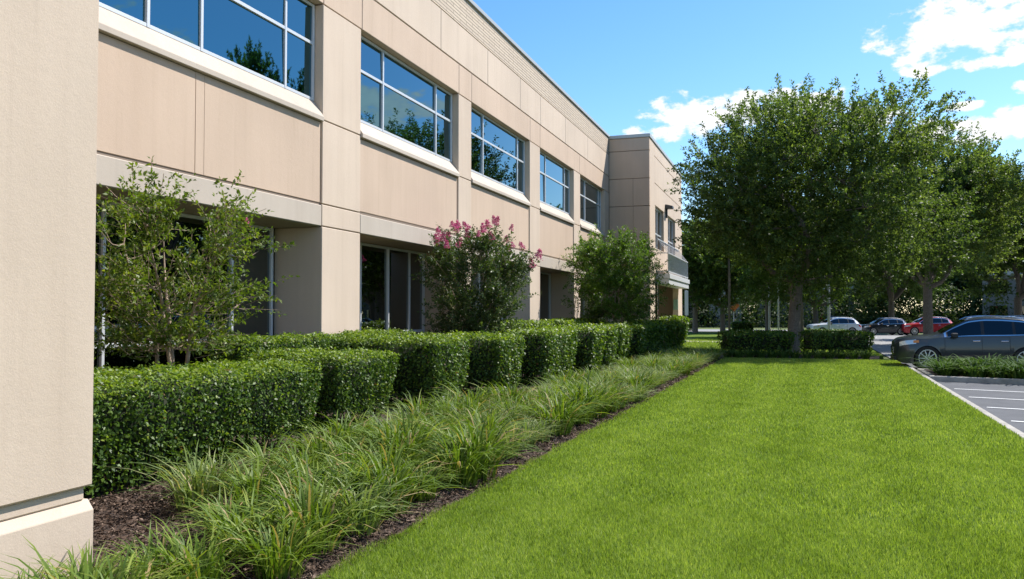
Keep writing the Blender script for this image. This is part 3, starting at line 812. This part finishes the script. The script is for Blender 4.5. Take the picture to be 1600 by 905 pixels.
rng = np.random.default_rng(5)
c1 = crape_meshes(21, 3.6, 1.15, 4, 1.18, 0, 'leaf_crape', 560, 24, .064)
e1 = crape('crape_myrtle', (-7.85, 8.95, 0), c1, 'sparse yellow-green crape myrtle with several thin stems before the nearest recessed window')
flowers(e1, c1[2], 1, rng, 2.7, lambda p: p[1] > .3 and p[2] < 3.4, .6)
c2 = crape_meshes(27, 3.75, .85, 6, 1.25, 0, 'leaf_crape_dark', 1400, 30, .070, .9)
e2 = crape('crape_myrtle', (-7.5, 19.2, 0), c2, 'dark green crape myrtle bush carrying pink flower clusters')
flowers(e2, c2[2], 30, rng, 2.6, None, .85)
c3 = crape_meshes(23, 5.2, 1.5, 5, 1.95, 0, 'leaf_crape_bright', 1900, 34, .078, .45)
e3 = crape('crape_myrtle', (-6.6, 32.3, 0), c3, 'dense bright green crape myrtle without flowers before the far wing')

# ================================================================== TREES
big = oak_meshes('live_oak', 71, 11.9, 2.8, 6.4, (1.2, 0), .27, 38, 4400, 44, .125, fork=3.4, lean=(.25, 0))
tree_from(big, 'live_oak', (.1, 38.5, -.02), R(19), .97, 'big spreading oak behind the end of the lawn, with a thick leaning trunk', 'oaks around the parking lot')
oak2 = oak_meshes('live_oak', 72, 11.6, 3.0, 5.6, (.3, 0), .25, 30, 3500, 42, .135, 'leaf_oak_light', fork=3.6)
tree_from(oak2, 'live_oak', (7.5, 52.2, -.12), R(40), 1.0, 'oak rising behind the grey parked crossover, standing among the cars', 'oaks around the parking lot')
oak3 = oak_meshes('live_oak', 73, 9.5, 2.2, 4.4, (0, 0), .22, 24, 2200, 28, .18, 'leaf_oak', fork=2.6)
oak4 = oak_meshes('live_oak', 74, 10.5, 2.4, 5.0, (0, 0), .24, 26, 2400, 28, .19, 'leaf_oak_light', fork=2.8)
bg = [
    (oak3, (-5.6, 74.2), 1.0, 'round dark oak with a straight trunk beside the orange road sign'),
    (oak4, (-7.9, 73.5), .95, 'oak with a wide flared trunk just past the balcony'),
    (oak4, (.7, 62.5), .95, 'oak with slim trunk standing right behind the big oak'),
    (oak3, (2.2, 79), 1.05, 'oak beyond the white parked car'),
    (oak4, (15.2, 66), 1.05, 'large oak at the far right of the lot beyond the red car'),
    (oak3, (20.5, 58), 1.1, 'oak at the right edge of the photo behind the crossover roof'),
    (oak3, (-2.0, 82), 1.1, 'oak between the slim lamp posts and the far road'),
    (oak4, (9.0, 84), 1.1, 'oak behind the black parked car'),
]
for i, (m_, (x, y), s, lb) in enumerate(bg):
    tree_from(m_, 'oak_tree', (x, y, -.12), i * 1.7, s, lb, 'oaks in the distance')
# trees over the lot mirrored in the glass (standing right of the view)
for i, (x, y, s) in enumerate(((17.0, 48.5, (.9, .9, 2.25)), (21.5, 46, (.95, .95, 1.9)), (25, 27, 1.2), (28, 18, 1.2), (33, 34, 1.5), (26, 58, (1.1, 1.1, 1.8)), (36, 8, 1.2), (43, 24, 1.35), (38, 60, 1.3), (45, 44, 1.4))):
    tree_from((oak3, oak4)[i % 2], 'oak_tree', (x, y, -.12), i * 2.1, s, 'oak on the far side of the parking lot, mirrored in the tinted windows', 'oaks mirrored in the windows')
# far-off wood
def wood():
    rng = np.random.default_rng(9)
    Vs = []; Fs = []; ts = []; o_ = 0
    V0 = np.zeros((len(oak3[1].vertices), 3), np.float32).ravel(); oak3[1].vertices.foreach_get('co', V0); V0 = V0.reshape(-1, 4, 3)
    for i in range(50):
        a = -30 + 112 * (i + rng.random() * .6) / 50; rr = rng.uniform(112, 140)
        sel = rng.permutation(len(V0))[:16000]
        s = rng.uniform(.95, 1.5); th = rng.random() * 6.28
        c, q = math.cos(th), math.sin(th)
        ctr = V0[sel].mean(1, keepdims=True)
        v = ctr + (V0[sel] - ctr) * 2.1
        v = v.reshape(-1, 3) * s
        lowh = rng.random(len(sel)) < .45
        v[np.repeat(lowh, 4), 2] *= .28
        v = np.stack([v[:, 0] * c - v[:, 1] * q, v[:, 0] * q + v[:, 1] * c, v[:, 2] - .9 * s], 1) + np.array([math.sin(R(a)) * rr, math.cos(R(a)) * rr, 0])
        Vs.append(v); Fs.append(np.arange(len(v)).reshape(-1, 4) + o_); o_ += len(v); ts.append(np.clip(rng.normal(.5 + rng.normal() * .15, .2, 16000), 0, 1))
    n = 150000
    a = np.radians(rng.uniform(-30, 82, n)); rr = rng.uniform(108, 126, n)
    P = np.stack([np.sin(a) * rr, np.cos(a) * rr, rng.random(n) ** 1.3 * (6.0 + 1.6 * np.sin(a * 60)) ], 1)
    v, f = leaf_quads(P, rvec(rng, n), rvec(rng, n), rng.uniform(.22, .5, n), rng.uniform(.16, .3, n))
    Vs.append(v); Fs.append(f + o_); ts.append(np.clip(rng.normal(.4, .2, n), 0, 1))
    me = raw_mesh('distant_wood', np.concatenate(Vs), np.concatenate(Fs), [leafmat('wood_leaf', (.022, .040, .012), (.046, .074, .022), (.09, .12, .036), .25, .6, spec=.2)], tint=np.concatenate(ts))
    tag(link(bpy.data.objects.new('distant_wood', me)), 'dark belt of trees beyond the far road', 'wood', kind='stuff')
wood()

# ================================================================== CARS
def carpaint(name, col, metal=.4):
    m, nt, b = mat(name)
    b.inputs['Base Color'].default_value = (*col, 1); b.inputs['Metallic'].default_value = metal
    b.inputs['Roughness'].default_value = .28; b.inputs['Coat Weight'].default_value = .5; b.inputs['Coat Roughness'].default_value = .04
    n = noise(nt, 900, 2, .5, pos(nt)); bump(nt, n.outputs['Fac'], b, .03, .001)
    return m
PA = {'grey': carpaint('paint_blue_grey', (.030, .037, .048), .25), 'white': carpaint('paint_silver_white', (.60, .64, .70), .1), 'black': carpaint('paint_black', (.010, .013, .02), .2),
      'red': carpaint('paint_red', (.40, .015, .025), .2), 'maroon': carpaint('paint_maroon', (.16, .02, .03), .2), 'silver': carpaint('paint_silver', (.5, .51, .52), .5)}
M['car_glass'] = shift_glass('car_glass', (.045, .055, .06), rough=.03)
M['tyre'] = plain('tyre', (.02, .02, .021), .85)
M['rim'] = plain('alloy_rim', (.55, .56, .58), .35, .8)
M['blacktrim'] = plain('black_plastic', (.018, .018, .02), .6)
M['chrome'] = plain('chrome_trim', (.75, .76, .78), .18, 1.0)
M['headlamp'] = plain('headlamp_lens', (.70, .72, .74), .15, .3)
M['amber'] = plain('amber_lens', (.75, .25, .05), .25)
M['taillamp'] = plain('tail_lamp', (.42, .02, .02), .25)
M['plate'] = plain('number_plate', (.7, .7, .68), .5)
CT = np.array([  # x, zbottom, halfwidth, zbelt, belt half, zroof, roof half
    (0.00, .40, .56, .80, .54, .88, .46), (0.06, .26, .74, .87, .70, .96, .58), (0.25, .21, .88, .93, .82, 1.02, .70), (0.60, .20, .92, .97, .86, 1.06, .74),
    (1.05, .20, .93, 1.00, .88, 1.09, .74), (1.32, .20, .93, 1.03, .89, 1.15, .70), (1.70, .20, .93, 1.05, .89, 1.38, .66), (2.10, .20, .93, 1.06, .89, 1.58, .64), (2.55, .20, .93, 1.07, .89, 1.645, .63),
    (3.10, .20, .93, 1.08, .89, 1.64, .63), (3.60, .20, .93, 1.10, .89, 1.60, .62), (4.00, .22, .92, 1.12, .87, 1.53, .60), (4.28, .26, .90, 1.10, .85, 1.36, .58), (4.50, .32, .86, 1.02, .80, 1.12, .60), (4.62, .40, .76, .86, .70, .92, .56)])
XS = np.linspace(0, 4.62, 90)
def car_tab():
    T = np.stack([np.interp(XS, CT[:, 0], CT[:, k]) for k in range(1, 7)], 1)
    for _ in range(3):
        T[1:-1] = .25 * T[:-2] + .5 * T[1:-1] + .25 * T[2:]
    return T
TT = car_tab()
def at(x): return [np.interp(x, XS, TT[:, k]) for k in range(6)]
def side_y(x, z):
    zb, w, zl, wl, zr, wr = at(x)
    ze = zr - .05
    if z <= zb + .12: return w * .96
    if z <= zb + .45 * (zl - zb): return w * (.97 + .03 * (z - zb - .12) / max(.01, .45 * (zl - zb) - .12))
    if z <= zl: return w + (wl - w) * ((z - zb - .45 * (zl - zb)) / (.55 * (zl - zb))) ** 2
    return wl + (wr - wl) * min(1, (z - zl) / max(.02, ze - zl))
def car_meshes():
    out = {}
    mb = MB(); half = []
    for x in XS:
        zb, w, zl, wl, zr, wr = at(x); ze = zr - .05
        zs = [zb + .02, zb + .12, zb + .45 * (zl - zb), zb + .72 * (zl - zb), zl - .02, zl, zl + .5 * (ze - zl), ze]
        pr = [(0, zb), (w * .7, zb)] + [(side_y(x, z), z) for z in zs] + [(wr * .93, zr - .018), (wr * .6, zr), (0, zr + .008)]
        half.append(pr)
    k = len(half[0]); vs = []
    for x, pr in zip(XS, half):
        ring = [(x, -yy, z) for yy, z in pr] + [(x, yy, z) for yy, z in pr[-2:0:-1]]
        vs += ring
    n = 2 * k - 2
    fs = [(i * n + j, i * n + (j + 1) % n, (i + 1) * n + (j + 1) % n, (i + 1) * n + j) for i in range(len(XS) - 1) for j in range(n)]
    fs.append(tuple(range(n - 1, -1, -1))); fs.append(tuple((len(XS) - 1) * n + j for j in range(n)))
    mb.add(vs, fs)
    body = bpy.data.objects.new('tmp', mb.mesh('car_body', [PA['grey'], M['blacktrim']]))
    COL.objects.link(body)
    cut = MB()
    for ax in (.93, 3.69):
        for s in (-1, 1):
            cut.tube([(ax, s * .62, .36), (ax, s * 1.1, .36)], .415, 28, 0)
    cm = cut.mesh('cut', [PA['grey'], M['blacktrim']]); cm.polygons.foreach_set('material_index', [1] * len(cm.polygons))
    co = bpy.data.objects.new('tmpc', cm); COL.objects.link(co)
    md = body.modifiers.new('b', 'BOOLEAN'); md.object = co; md.operation = 'DIFFERENCE'; md.solver = 'EXACT'
    dg = bpy.context.evaluated_depsgraph_get()
    me = bpy.data.meshes.new_from_object(body.evaluated_get(dg)); me.name = 'car_body'
    bpy.data.objects.remove(body); bpy.data.objects.remove(co)
    me.polygons.foreach_set('use_smooth', [True] * len(me.polygons)); me.set_sharp_from_angle(angle=R(28))
    out['body'] = me
    def patch(x0, x1, lo, hi, off, nx=16, nz=6, sides=(-1, 1), mt=None, name='p', slant=0.0):
        m2 = MB()
        for s in sides:
            vs = []
            for i in range(nx + 1):
                for j in range(nz + 1):
                    v = j / nz; x = x0 + (x1 - x0) * i / nx + slant * v
                    a, b = lo(x), hi(x); z = a + (b - a) * v
                    vs.append((x, s * (side_y(x, z) + off), z))
            fs = [(i * (nz + 1) + j, (i + 1) * (nz + 1) + j, (i + 1) * (nz + 1) + j + 1, i * (nz + 1) + j + 1) for i in range(nx) for j in range(nz)]
            m2.add(vs, fs)
        return m2.mesh(name, mt, smooth=True, sharp=60)
    gl = lambda t: (lambda x: at(x)[2] + t * (at(x)[4] - .05 - at(x)[2]))
    def both(x0, x1, lo, hi, off, nx, nz, mt, name):
        return [patch(x0, x1, lo, hi, off, nx, nz, (s,), mt, name) for s in (-1, 1)]
    out['trim'] = both(1.42, 4.06, gl(.03), gl(.97), .005, 40, 6, M['chrome'], 'window_trim')
    out['band'] = both(1.48, 4.00, gl(.09), gl(.90), .010, 40, 6, M['blacktrim'], 'window_band')
    out['win'] = [m_ for a, b in ((1.52, 2.46), (2.56, 3.34), (3.42, 3.95)) for m_ in both(a, b, gl(.11), gl(.88), .015, 16, 6, M['car_glass'], 'side_window')]
    def screen(xa, xb, off, name, wfrac=.93):
        m2 = MB(); vs = []; nx = 12; ny = 10
        for i in range(nx + 1):
            x = xa + (xb - xa) * i / nx; zb, w, zl, wl, zr, wr = at(x)
            for j in range(ny + 1):
                u = -1 + 2 * j / ny; yy = u * wr * wfrac
                z = np.interp(abs(yy), [0, wr * .6, wr * .93, wr], [zr + .008, zr, zr - .018, zr - .05])
                vs.append((x - off * .5 * (1 if xa < 2 else -1), yy, z + off))
        fs = [(i * (ny + 1) + j, (i + 1) * (ny + 1) + j, (i + 1) * (ny + 1) + j + 1, i * (ny + 1) + j + 1) for i in range(nx) for j in range(ny)]
        m2.add(vs, fs); return m2.mesh(name, M['car_glass'], smooth=True, sharp=60)
    out['ws'] = screen(1.36, 2.06, .012, 'windscreen'); out['rs'] = screen(4.03, 4.44, .012, 'rear_window', .88)
    out['seam'] = both(1.42, 3.255, lambda x: at(x)[0] + .14, lambda x: at(x)[2] - .03, .002, 30, 8, M['blacktrim'], 'door_seam')
    out['door'] = [m_ for a, b in ((1.435, 2.47), (2.485, 3.24)) for m_ in both(a, b, lambda x: at(x)[0] + .15, lambda x: at(x)[2] - .035, .0055, 16, 10, PA['grey'], 'door')]
    out['clad'] = both(1.38, 3.24, lambda x: at(x)[0] + .01, lambda x: at(x)[0] + .115, .012, 20, 3, M['blacktrim'], 'sill_trim')
    out['handle'] = [MB().tube([(x, s * (side_y(x, .93) + .03), .93), (x + .2, s * (side_y(x + .2, .93) + .03), .935)], .016, 6).mesh('door_handle', M['chrome']) for x in (2.22, 3.0) for s in (-1, 1)]
    out['rail'] = [MB().tube([(xx, s * (at(xx)[5] * .93), at(xx)[4] + (.035 if 2.2 < xx < 3.95 else -.005)) for xx in np.linspace(2.08, 4.1, 12)], .017, 6).mesh('roof_rail', M['chrome'], smooth=True) for s in (-1, 1)]
    out['mirror'] = [MB().box(1.60, 1.78, s * 1.0 - .10, s * 1.0 + .10, 1.02, 1.17).box(1.66, 1.74, min(s * .86, s * .95), max(s * .86, s * .95), 1.02, 1.07).mesh('wing_mirror', M['blacktrim'], bevel=.03, smooth=True) for s in (-1, 1)]
    out['lamp'] = both(.12, .60, lambda x: at(x)[2] - .14, lambda x: at(x)[2] - .01, .006, 10, 4, M['headlamp'], 'headlight')
    out['amber'] = both(.52, .68, lambda x: at(x)[2] - .11, lambda x: at(x)[2] - .03, .008, 4, 3, M['amber'], 'indicator')
    out['tail'] = both(4.30, 4.56, lambda x: at(x)[2] - .24, lambda x: at(x)[2] - .06, .008, 8, 4, M['taillamp'], 'tail_light')
    g = MB(); g.box(-.03, .05, -.42, .42, .50, .74); g.box(-.035, .10, -.60, .60, .30, .42)
    for z in (.53, .58, .63, .68): g.box(-.045, -.029, -.40, .40, z, z + .02, 1)
    out['grille'] = g.mesh('grille', [M['blacktrim'], M['chrome']])
    out['plate_r'] = MB().box(4.60, 4.645, -.26, .26, .66, .80).mesh('number_plate', M['plate'], bevel=.004)
    # wheel: tyre lathe + spoked rim, axis along y, outer face at -y
    prof = [(.25, .10), (.33, .11), (.36, .08), (.365, 0), (.36, -.08), (.33, -.11), (.25, -.10)]
    ty = MB(); ns = 32; vs = []
    for i in range(ns):
        a = 2 * math.pi * i / ns
        vs += [(math.cos(a) * r, yy, math.sin(a) * r) for r, yy in prof]
    p = len(prof)
    ty.add(vs, [(i * p + j, ((i + 1) % ns) * p + j, ((i + 1) % ns) * p + (j + 1) % p, i * p + (j + 1) % p) for i in range(ns) for j in range(p)])
    out['tyre'] = ty.mesh('tyre', M['tyre'], smooth=True, sharp=50)
    rm = MB(); 
    rm.tube([(0, -.02, 0), (0, -.005, 0)], .25, 28, 1)
    for i in range(10):
        a = 2 * math.pi * i / 10
        T = Matrix.Rotation(a, 4, 'Y')
        rm.box(.04, .245, -.10, -.06, -.014, .014, 0, T)
    rm.tube([(0, -.11, 0), (0, -.02, 0)], .055, 16, 0)
    for i in range(28):
        a, b = 2 * math.pi * i / 28, 2 * math.pi * (i + 1) / 28
        q = lambda r, yy, t: (math.cos(t) * r, yy, math.sin(t) * r)
        rm.add([q(.235, -.105, a), q(.255, -.105, a), q(.255, -.105, b), q(.235, -.105, b), q(.235, 0, a), q(.255, 0, a), q(.255, 0, b), q(.235, 0, b)],
               [(0, 1, 2, 3), (0, 3, 7, 4), (1, 5, 6, 2)], 0)
    out['rim'] = rm.mesh('rim', [M['rim'], M['blacktrim']])
    return out
CM = car_meshes()
def car(name, loc, rz, paint, label, group=None, sc=1.0, detail=True, rails=True):
    e = empty(name, loc, rz, label, 'car', group); e.scale = (sc, sc, sc) if not hasattr(sc, '__len__') else sc
    def put(nm, me, par=e, painted=False):
        o = link(bpy.data.objects.new(nm, me), par)
        if painted:
            o.material_slots[0].link = 'OBJECT'; o.material_slots[0].material = PA[paint]
        return o
    put('body', CM['body'], e, True)
    for nm, key in (('window_trim', 'trim'), ('window_surround', 'band'), ('side_window', 'win'), ('door_seam', 'seam'), ('sill_trim', 'clad'), ('wing_mirror', 'mirror'), ('headlight', 'lamp'), ('indicator', 'amber'), ('tail_light', 'tail')):
        for m_ in CM[key]: put(nm, m_)
    put('windscreen', CM['ws']); put('rear_window', CM['rs'])
    ds = [put('door', d, e, True) for d in CM['door']]
    for d, h in zip(ds, CM['handle']): put('handle', h, d)
    if rails:
        for m_ in CM['rail']: put('roof_rail', m_)
    put('grille', CM['grille']); put('number_plate', CM['plate_r'])
    for ax in (.93, 3.69):
        for s in (-1, 1):
            w = empty('wheel'); w.parent = e; w.location = (ax, s * .80, .385); w.scale = (1.06, 1, 1.06)
            if s > 0: w.rotation_euler.z = math.pi
            put('tyre', CM['tyre'], w); put('rim', CM['rim'], w)
    return e
LZ = -.12
car('parked_car', (3.28, 30.25, LZ), R(-1), 'grey', 'dark blue-grey crossover parked with its nose to the lawn', 'parked cars', (1, 1, 1.05))
far_cars = [(1.45, 72.4, 'white', .90, 20, 'silver-white wagon parked left of the black car'),
            (5.55, 74.6, 'black', .86, 22, 'black wagon parked between the white wagon and the red car'),
            (8.7, 75.4, 'red', .92, 16, 'bright red car partly behind the oak trunk'),
            (12.3, 74.0, 'silver', .90, 30, 'silver car behind the oak trunk and before the maroon car'),
            (14.3, 77.3, 'maroon', .95, 16, 'maroon car seen over the bonnet of the crossover'),
            (18.0, 77.0, 'white', .95, 16, 'white car seen over the roof of the crossover')]
for x, y, p, s, a, lb in far_cars:
    car('parked_car', (x, y, LZ), R(a), p, lb, 'parked cars', s)
for i, (x, y, p) in enumerate(((13.2, 57, 'white'), (11.2, 61.0, 'silver'), (14.5, 33.5, 'white'), (14.7, 37, 'silver'), (14.5, 28.5, 'black'), (19, 41, 'white'), (19.2, 47, 'silver'), (16, 22, 'white'), (16, 19, 'silver'), (15.8, 13.5, 'red'), (16, 25.2, 'silver'), (16.2, 9.5, 'white'))):
    car('parked_car', (x, y, LZ), R(180 if i % 2 and i > 2 else 3), p, 'parked car out in the lot, mirrored in the ground-floor windows', 'cars mirrored in the windows')

# ================================================================== SMALL THINGS
# irrigation stake in the mulch
st = MB().tube([(-5.55, 12.75, -.05), (-5.55, 12.75, .30)], .016, 8).tube([(-5.55, 12.75, .30), (-5.55, 12.75, .34)], .022, 8)
tag(st.build('irrigation_stake', M['white_metal']), 'short white plastic stake in the mulch between two hedges', 'stake')
def post(name, x, y, h, r, mt, label, cat, group=None):
    o = MB().tube([(0, 0, -.2), (0, 0, h)], [r, r * .85], 10).build(name, mt, smooth=True, sharp=50); o.location = (x, y, 0)
    return tag(o, label, cat, group)
M['grey_post'] = plain('galvanised_post', (.40, .41, .42), .5, .3)
M['brown'] = plain('brown_post', (.12, .085, .06), .8)
post('lamp_post', -1.45, 64, 6.5, .075, M['grey_post'], 'grey lamp post showing left of a slimmer one under the big oak', 'lamp post', 'slim posts under the trees')
post('lamp_post', -.85, 67, 6.0, .060, M['grey_post'], 'slim grey lamp post just right of a thicker post under the big oak', 'lamp post', 'slim posts under the trees')
post('lamp_post', 2.9, 69, 7.0, .11, M['grey_post'], 'grey lamp post rising behind the white parked wagon', 'lamp post')
post('utility_pole', -4.75, 70, 7.0, .10, M['brown'], 'dark slim pole close to the orange sign', 'pole')
# blue parking sign by the entry
e = empty('parking_sign', (-6.55, 55.6, -.02), R(20), 'tall narrow pale blue sign on a post at the building corner', 'sign')
MB().tube([(0, 0, -.1), (0, 0, 3.3)], .035, 8).build('post', M['grey_post'], e)
MB().box(-.12, .12, -.055, -.037, 1.6, 3.25).build('sign_board', plain('pale_blue_sign', (.36, .48, .58), .45), e, bevel=.006)
# orange road sign
e = empty('road_sign', (-5.4, 86, -.1), R(25), 'orange diamond road sign on a short post across the road', 'sign')
MB().tube([(0, 0, -.1), (0, 0, 3.4)], .05, 8).build('post', M['grey_post'], e)
bd = MB().box(-.45, .45, -.065, -.052, -.45, .45).build('sign_board', plain('orange_sign', (.62, .20, .05), .5), e, bevel=.004)
bd.location = (0, 0, 2.6); bd.rotation_euler.y = R(45)
e = empty('wooden_sign', (-13.3, 88, -.1), R(25), 'small brown wooden sign across the road just right of the building', 'sign')
MB().box(-.08, .08, -.08, .08, -.1, 2.2).build('post', M['brown'], e, bevel=.01)
MB().box(-.9, .9, -.13, -.083, 1.3, 2.1).build('sign_board', plain('brown_sign', (.26, .11, .07), .6), e, bevel=.01)
# low bushes by the far road
for i, (x, y, s) in enumerate(((-10.6, 87, 1.0), (-4.4, 82.5, .8))):
    me = hedge_mesh('bush', -1.3, 1.3, -1, 1, 1.5, 130, .22, 500 + i, round_=.7, newtop=.5)
    o = link(bpy.data.objects.new('bush', me)); o.location = (x, y, -.1); o.scale = (s, s, s * .8)
    tag(o, ('rounded pale green bush across the far road near the orange sign', 'smaller rounded bush beside the dark oak trunk by the road')[i], 'bush')
# far buildings
def far_building(x, y, w, d, h, mt, label, rz=0, cols=5, rows=2):
    e = empty('distant_building', (x, y, -.12), rz, label, 'building')
    MB().box(-w / 2, w / 2, 0, d, 0, h).build('wall', mt, e)
    MB().box(-w / 2 - .3, w / 2 + .3, -.3, d + .3, h + .003, h + .4).build('roof', M['coping'], e)
    for r_ in range(rows):
        for c in range(cols):
            cx = -w / 2 + (c + .5) * w / cols; z = 1.0 + r_ * h / rows
            MB().box(cx - w / cols * .28, cx + w / cols * .28, -.04, .05, z, z + h / rows * .55).build('window', M['glass_low'], e)
    return e
wl = plain('far_wall_grey', (.19, .19, .185), .9, var=.1, vscale=.5); wl2 = plain('far_wall_white', (.36, .35, .34), .9, var=.1, vscale=.5)
far_building(29, 106, 16, 12, 6.2, wl, 'grey two-storey building half hidden by trees beyond the parked cars', R(-15))
far_building(-13, 112, 14, 10, 5.5, wl2, 'pale low house beyond the far road behind tree trunks', R(10), 4, 1)
far_building(2, 116, 12, 10, 5, wl, 'grey low house beyond the far road behind the lamp posts', R(4), 4, 1)

# ================================================================== SKY, SUN, CAMERA
SUN = Vector((.52, .53, .90)).normalized()
el = math.asin(SUN.z); az = math.atan2(SUN.x, SUN.y)
w = bpy.data.worlds.new('World'); scene.world = w; w.use_nodes = True
nt = w.node_tree; bgn = nt.nodes['Background']
sky = nt.nodes.new('ShaderNodeTexSky'); sky.sky_type = 'NISHITA'; sky.sun_disc = False
sky.sun_elevation = el; sky.sun_rotation = az; sky.air_density = 1.0; sky.dust_density = .4; sky.ozone_density = 2.5
hs = nt.nodes.new('ShaderNodeHueSaturation'); hs.inputs['Saturation'].default_value = 1.28; hs.inputs['Value'].default_value = 1.02
L(nt, sky.outputs[0], hs.inputs['Color'])
geo = nt.nodes.new('ShaderNodeTexCoord'); sep = nt.nodes.new('ShaderNodeSeparateXYZ')
nrm = nt.nodes.new('ShaderNodeVectorMath'); nrm.operation = 'NORMALIZE'; L(nt, geo.outputs['Generated'], nrm.inputs[0]); L(nt, nrm.outputs[0], sep.inputs[0])
def mth(op, a, b=None, clamp=False):
    n = nt.nodes.new('ShaderNodeMath'); n.operation = op; n.use_clamp = clamp
    for i, v in enumerate((a, b)):
        if v is None: continue
        if isinstance(v, (int, float)): n.inputs[i].default_value = v
        else: L(nt, v, n.inputs[i])
    return n.outputs[0]
AZ = mth('MULTIPLY', mth('ARCTAN2', sep.outputs['X'], sep.outputs['Y']), 57.29578)
EL = mth('MULTIPLY', mth('ARCSINE', sep.outputs['Z']), 57.29578)
cv = nt.nodes.new('ShaderNodeCombineXYZ'); L(nt, AZ, cv.inputs[0]); L(nt, mth('MULTIPLY', EL, 1.7), cv.inputs[1])
cn = noise(nt, .50, 9, .60, cv.outputs[0]); cn2 = noise(nt, .10, 5, .55, cv.outputs[0])
clouds = [(-5.6, 13.3, 3.9, 1.45), (-8.4, 12.3, 2.3, .75), (-2.2, 13.6, 2.8, 1.2), (.8, 13.7, 3.2, 1.0), (10.6, 17.2, 4.8, 2.0), (8.0, 16.6, 2.7, 1.3), (13.5, 18.4, 3.6, 1.5), (8.2, 15.0, 1.3, .55), (11.6, 11.0, 3.6, .95), (8.6, 11.2, 2.0, .8), (14, 11.4, 3.0, 1.2),
          (11.6, 14.9, 1.15, .45), (10.4, 12.5, 1.2, .32), (13.3, 15.2, 1.0, .6), (13.4, 13.2, .8, .5), (4.5, 12.4, 2.5, .8),
          (48, 16, 9, 3), (70, 24, 12, 4), (35, 26, 8, 2.4), (95, 15, 14, 4), (-60, 18, 12, 4), (130, 25, 14, 5), (-110, 20, 16, 5), (170, 22, 16, 5), (28, 14, 5, 1.5)]
tot = None
for a0, e0, ra, re in clouds:
    q = mth('ADD', mth('POWER', mth('ABSOLUTE', mth('DIVIDE', mth('SUBTRACT', AZ, a0), ra)), 2), mth('POWER', mth('ABSOLUTE', mth('DIVIDE', mth('SUBTRACT', EL, e0), re)), 2))
    v = mth('SUBTRACT', 1.0, q)
    v = mth('MAXIMUM', v, -1.5)
    tot = v if tot is None else mth('MAXIMUM', tot, v)
dens = mth('ADD', mth('MULTIPLY', tot, .56), mth('MULTIPLY', mth('SUBTRACT', cn.outputs['Fac'], .475), 3.1))
mr = nt.nodes.new('ShaderNodeMapRange'); mr.interpolation_type = 'SMOOTHSTEP'
mr.inputs['From Min'].default_value = .02; mr.inputs['From Max'].default_value = .50; L(nt, dens, mr.inputs['Value'])
shade = ramp(nt, [(.25, (4.4, 4.6, 5.0)), (.6, (5.7, 5.7, 5.7))])
sh = mth('ADD', mth('MULTIPLY', cn2.outputs['Fac'], .5), mth('MULTIPLY', dens, .45)); L(nt, sh, shade.inputs[0])
cm = mixc(nt, mr.outputs[0], hs.outputs[0], shade.outputs[0])
L(nt, cm, bgn.inputs['Color']); bgn.inputs['Strength'].default_value = .132

sl = bpy.data.lights.new('sun', 'SUN'); sl.energy = 4.6; sl.angle = R(.55); sl.color = (1.0, .955, .89)
so = bpy.data.objects.new('sun', sl); COL.objects.link(so)
so.rotation_euler = (-SUN).to_track_quat('-Z', 'Y').to_euler()

cd = bpy.data.cameras.new('camera'); cd.sensor_width = 36; cd.lens = 36 * 1280 / 1600; cd.clip_end = 1500; cd.clip_start = .05
cam = bpy.data.objects.new('camera', cd); COL.objects.link(cam)
cam.location = (0, 0, 1.75); cam.rotation_euler = (R(90 + 1.633), 0, R(18.73))
scene.camera = cam
scene.view_settings.view_transform = 'Standard'; scene.view_settings.look = 'None'
scene.view_settings.exposure = 0.72; scene.view_settings.gamma = 1.0
scene.render.engine = 'CYCLES'
scene.render.filter_size = 1.2
cy = scene.cycles
cy.use_denoising = True
try: cy.denoiser = 'OPENIMAGEDENOISE'
except Exception: pass
cy.max_bounces = 6; cy.diffuse_bounces = 3; cy.glossy_bounces = 3; cy.transmission_bounces = 4; cy.transparent_max_bounces = 4
cy.sample_clamp_indirect = 6
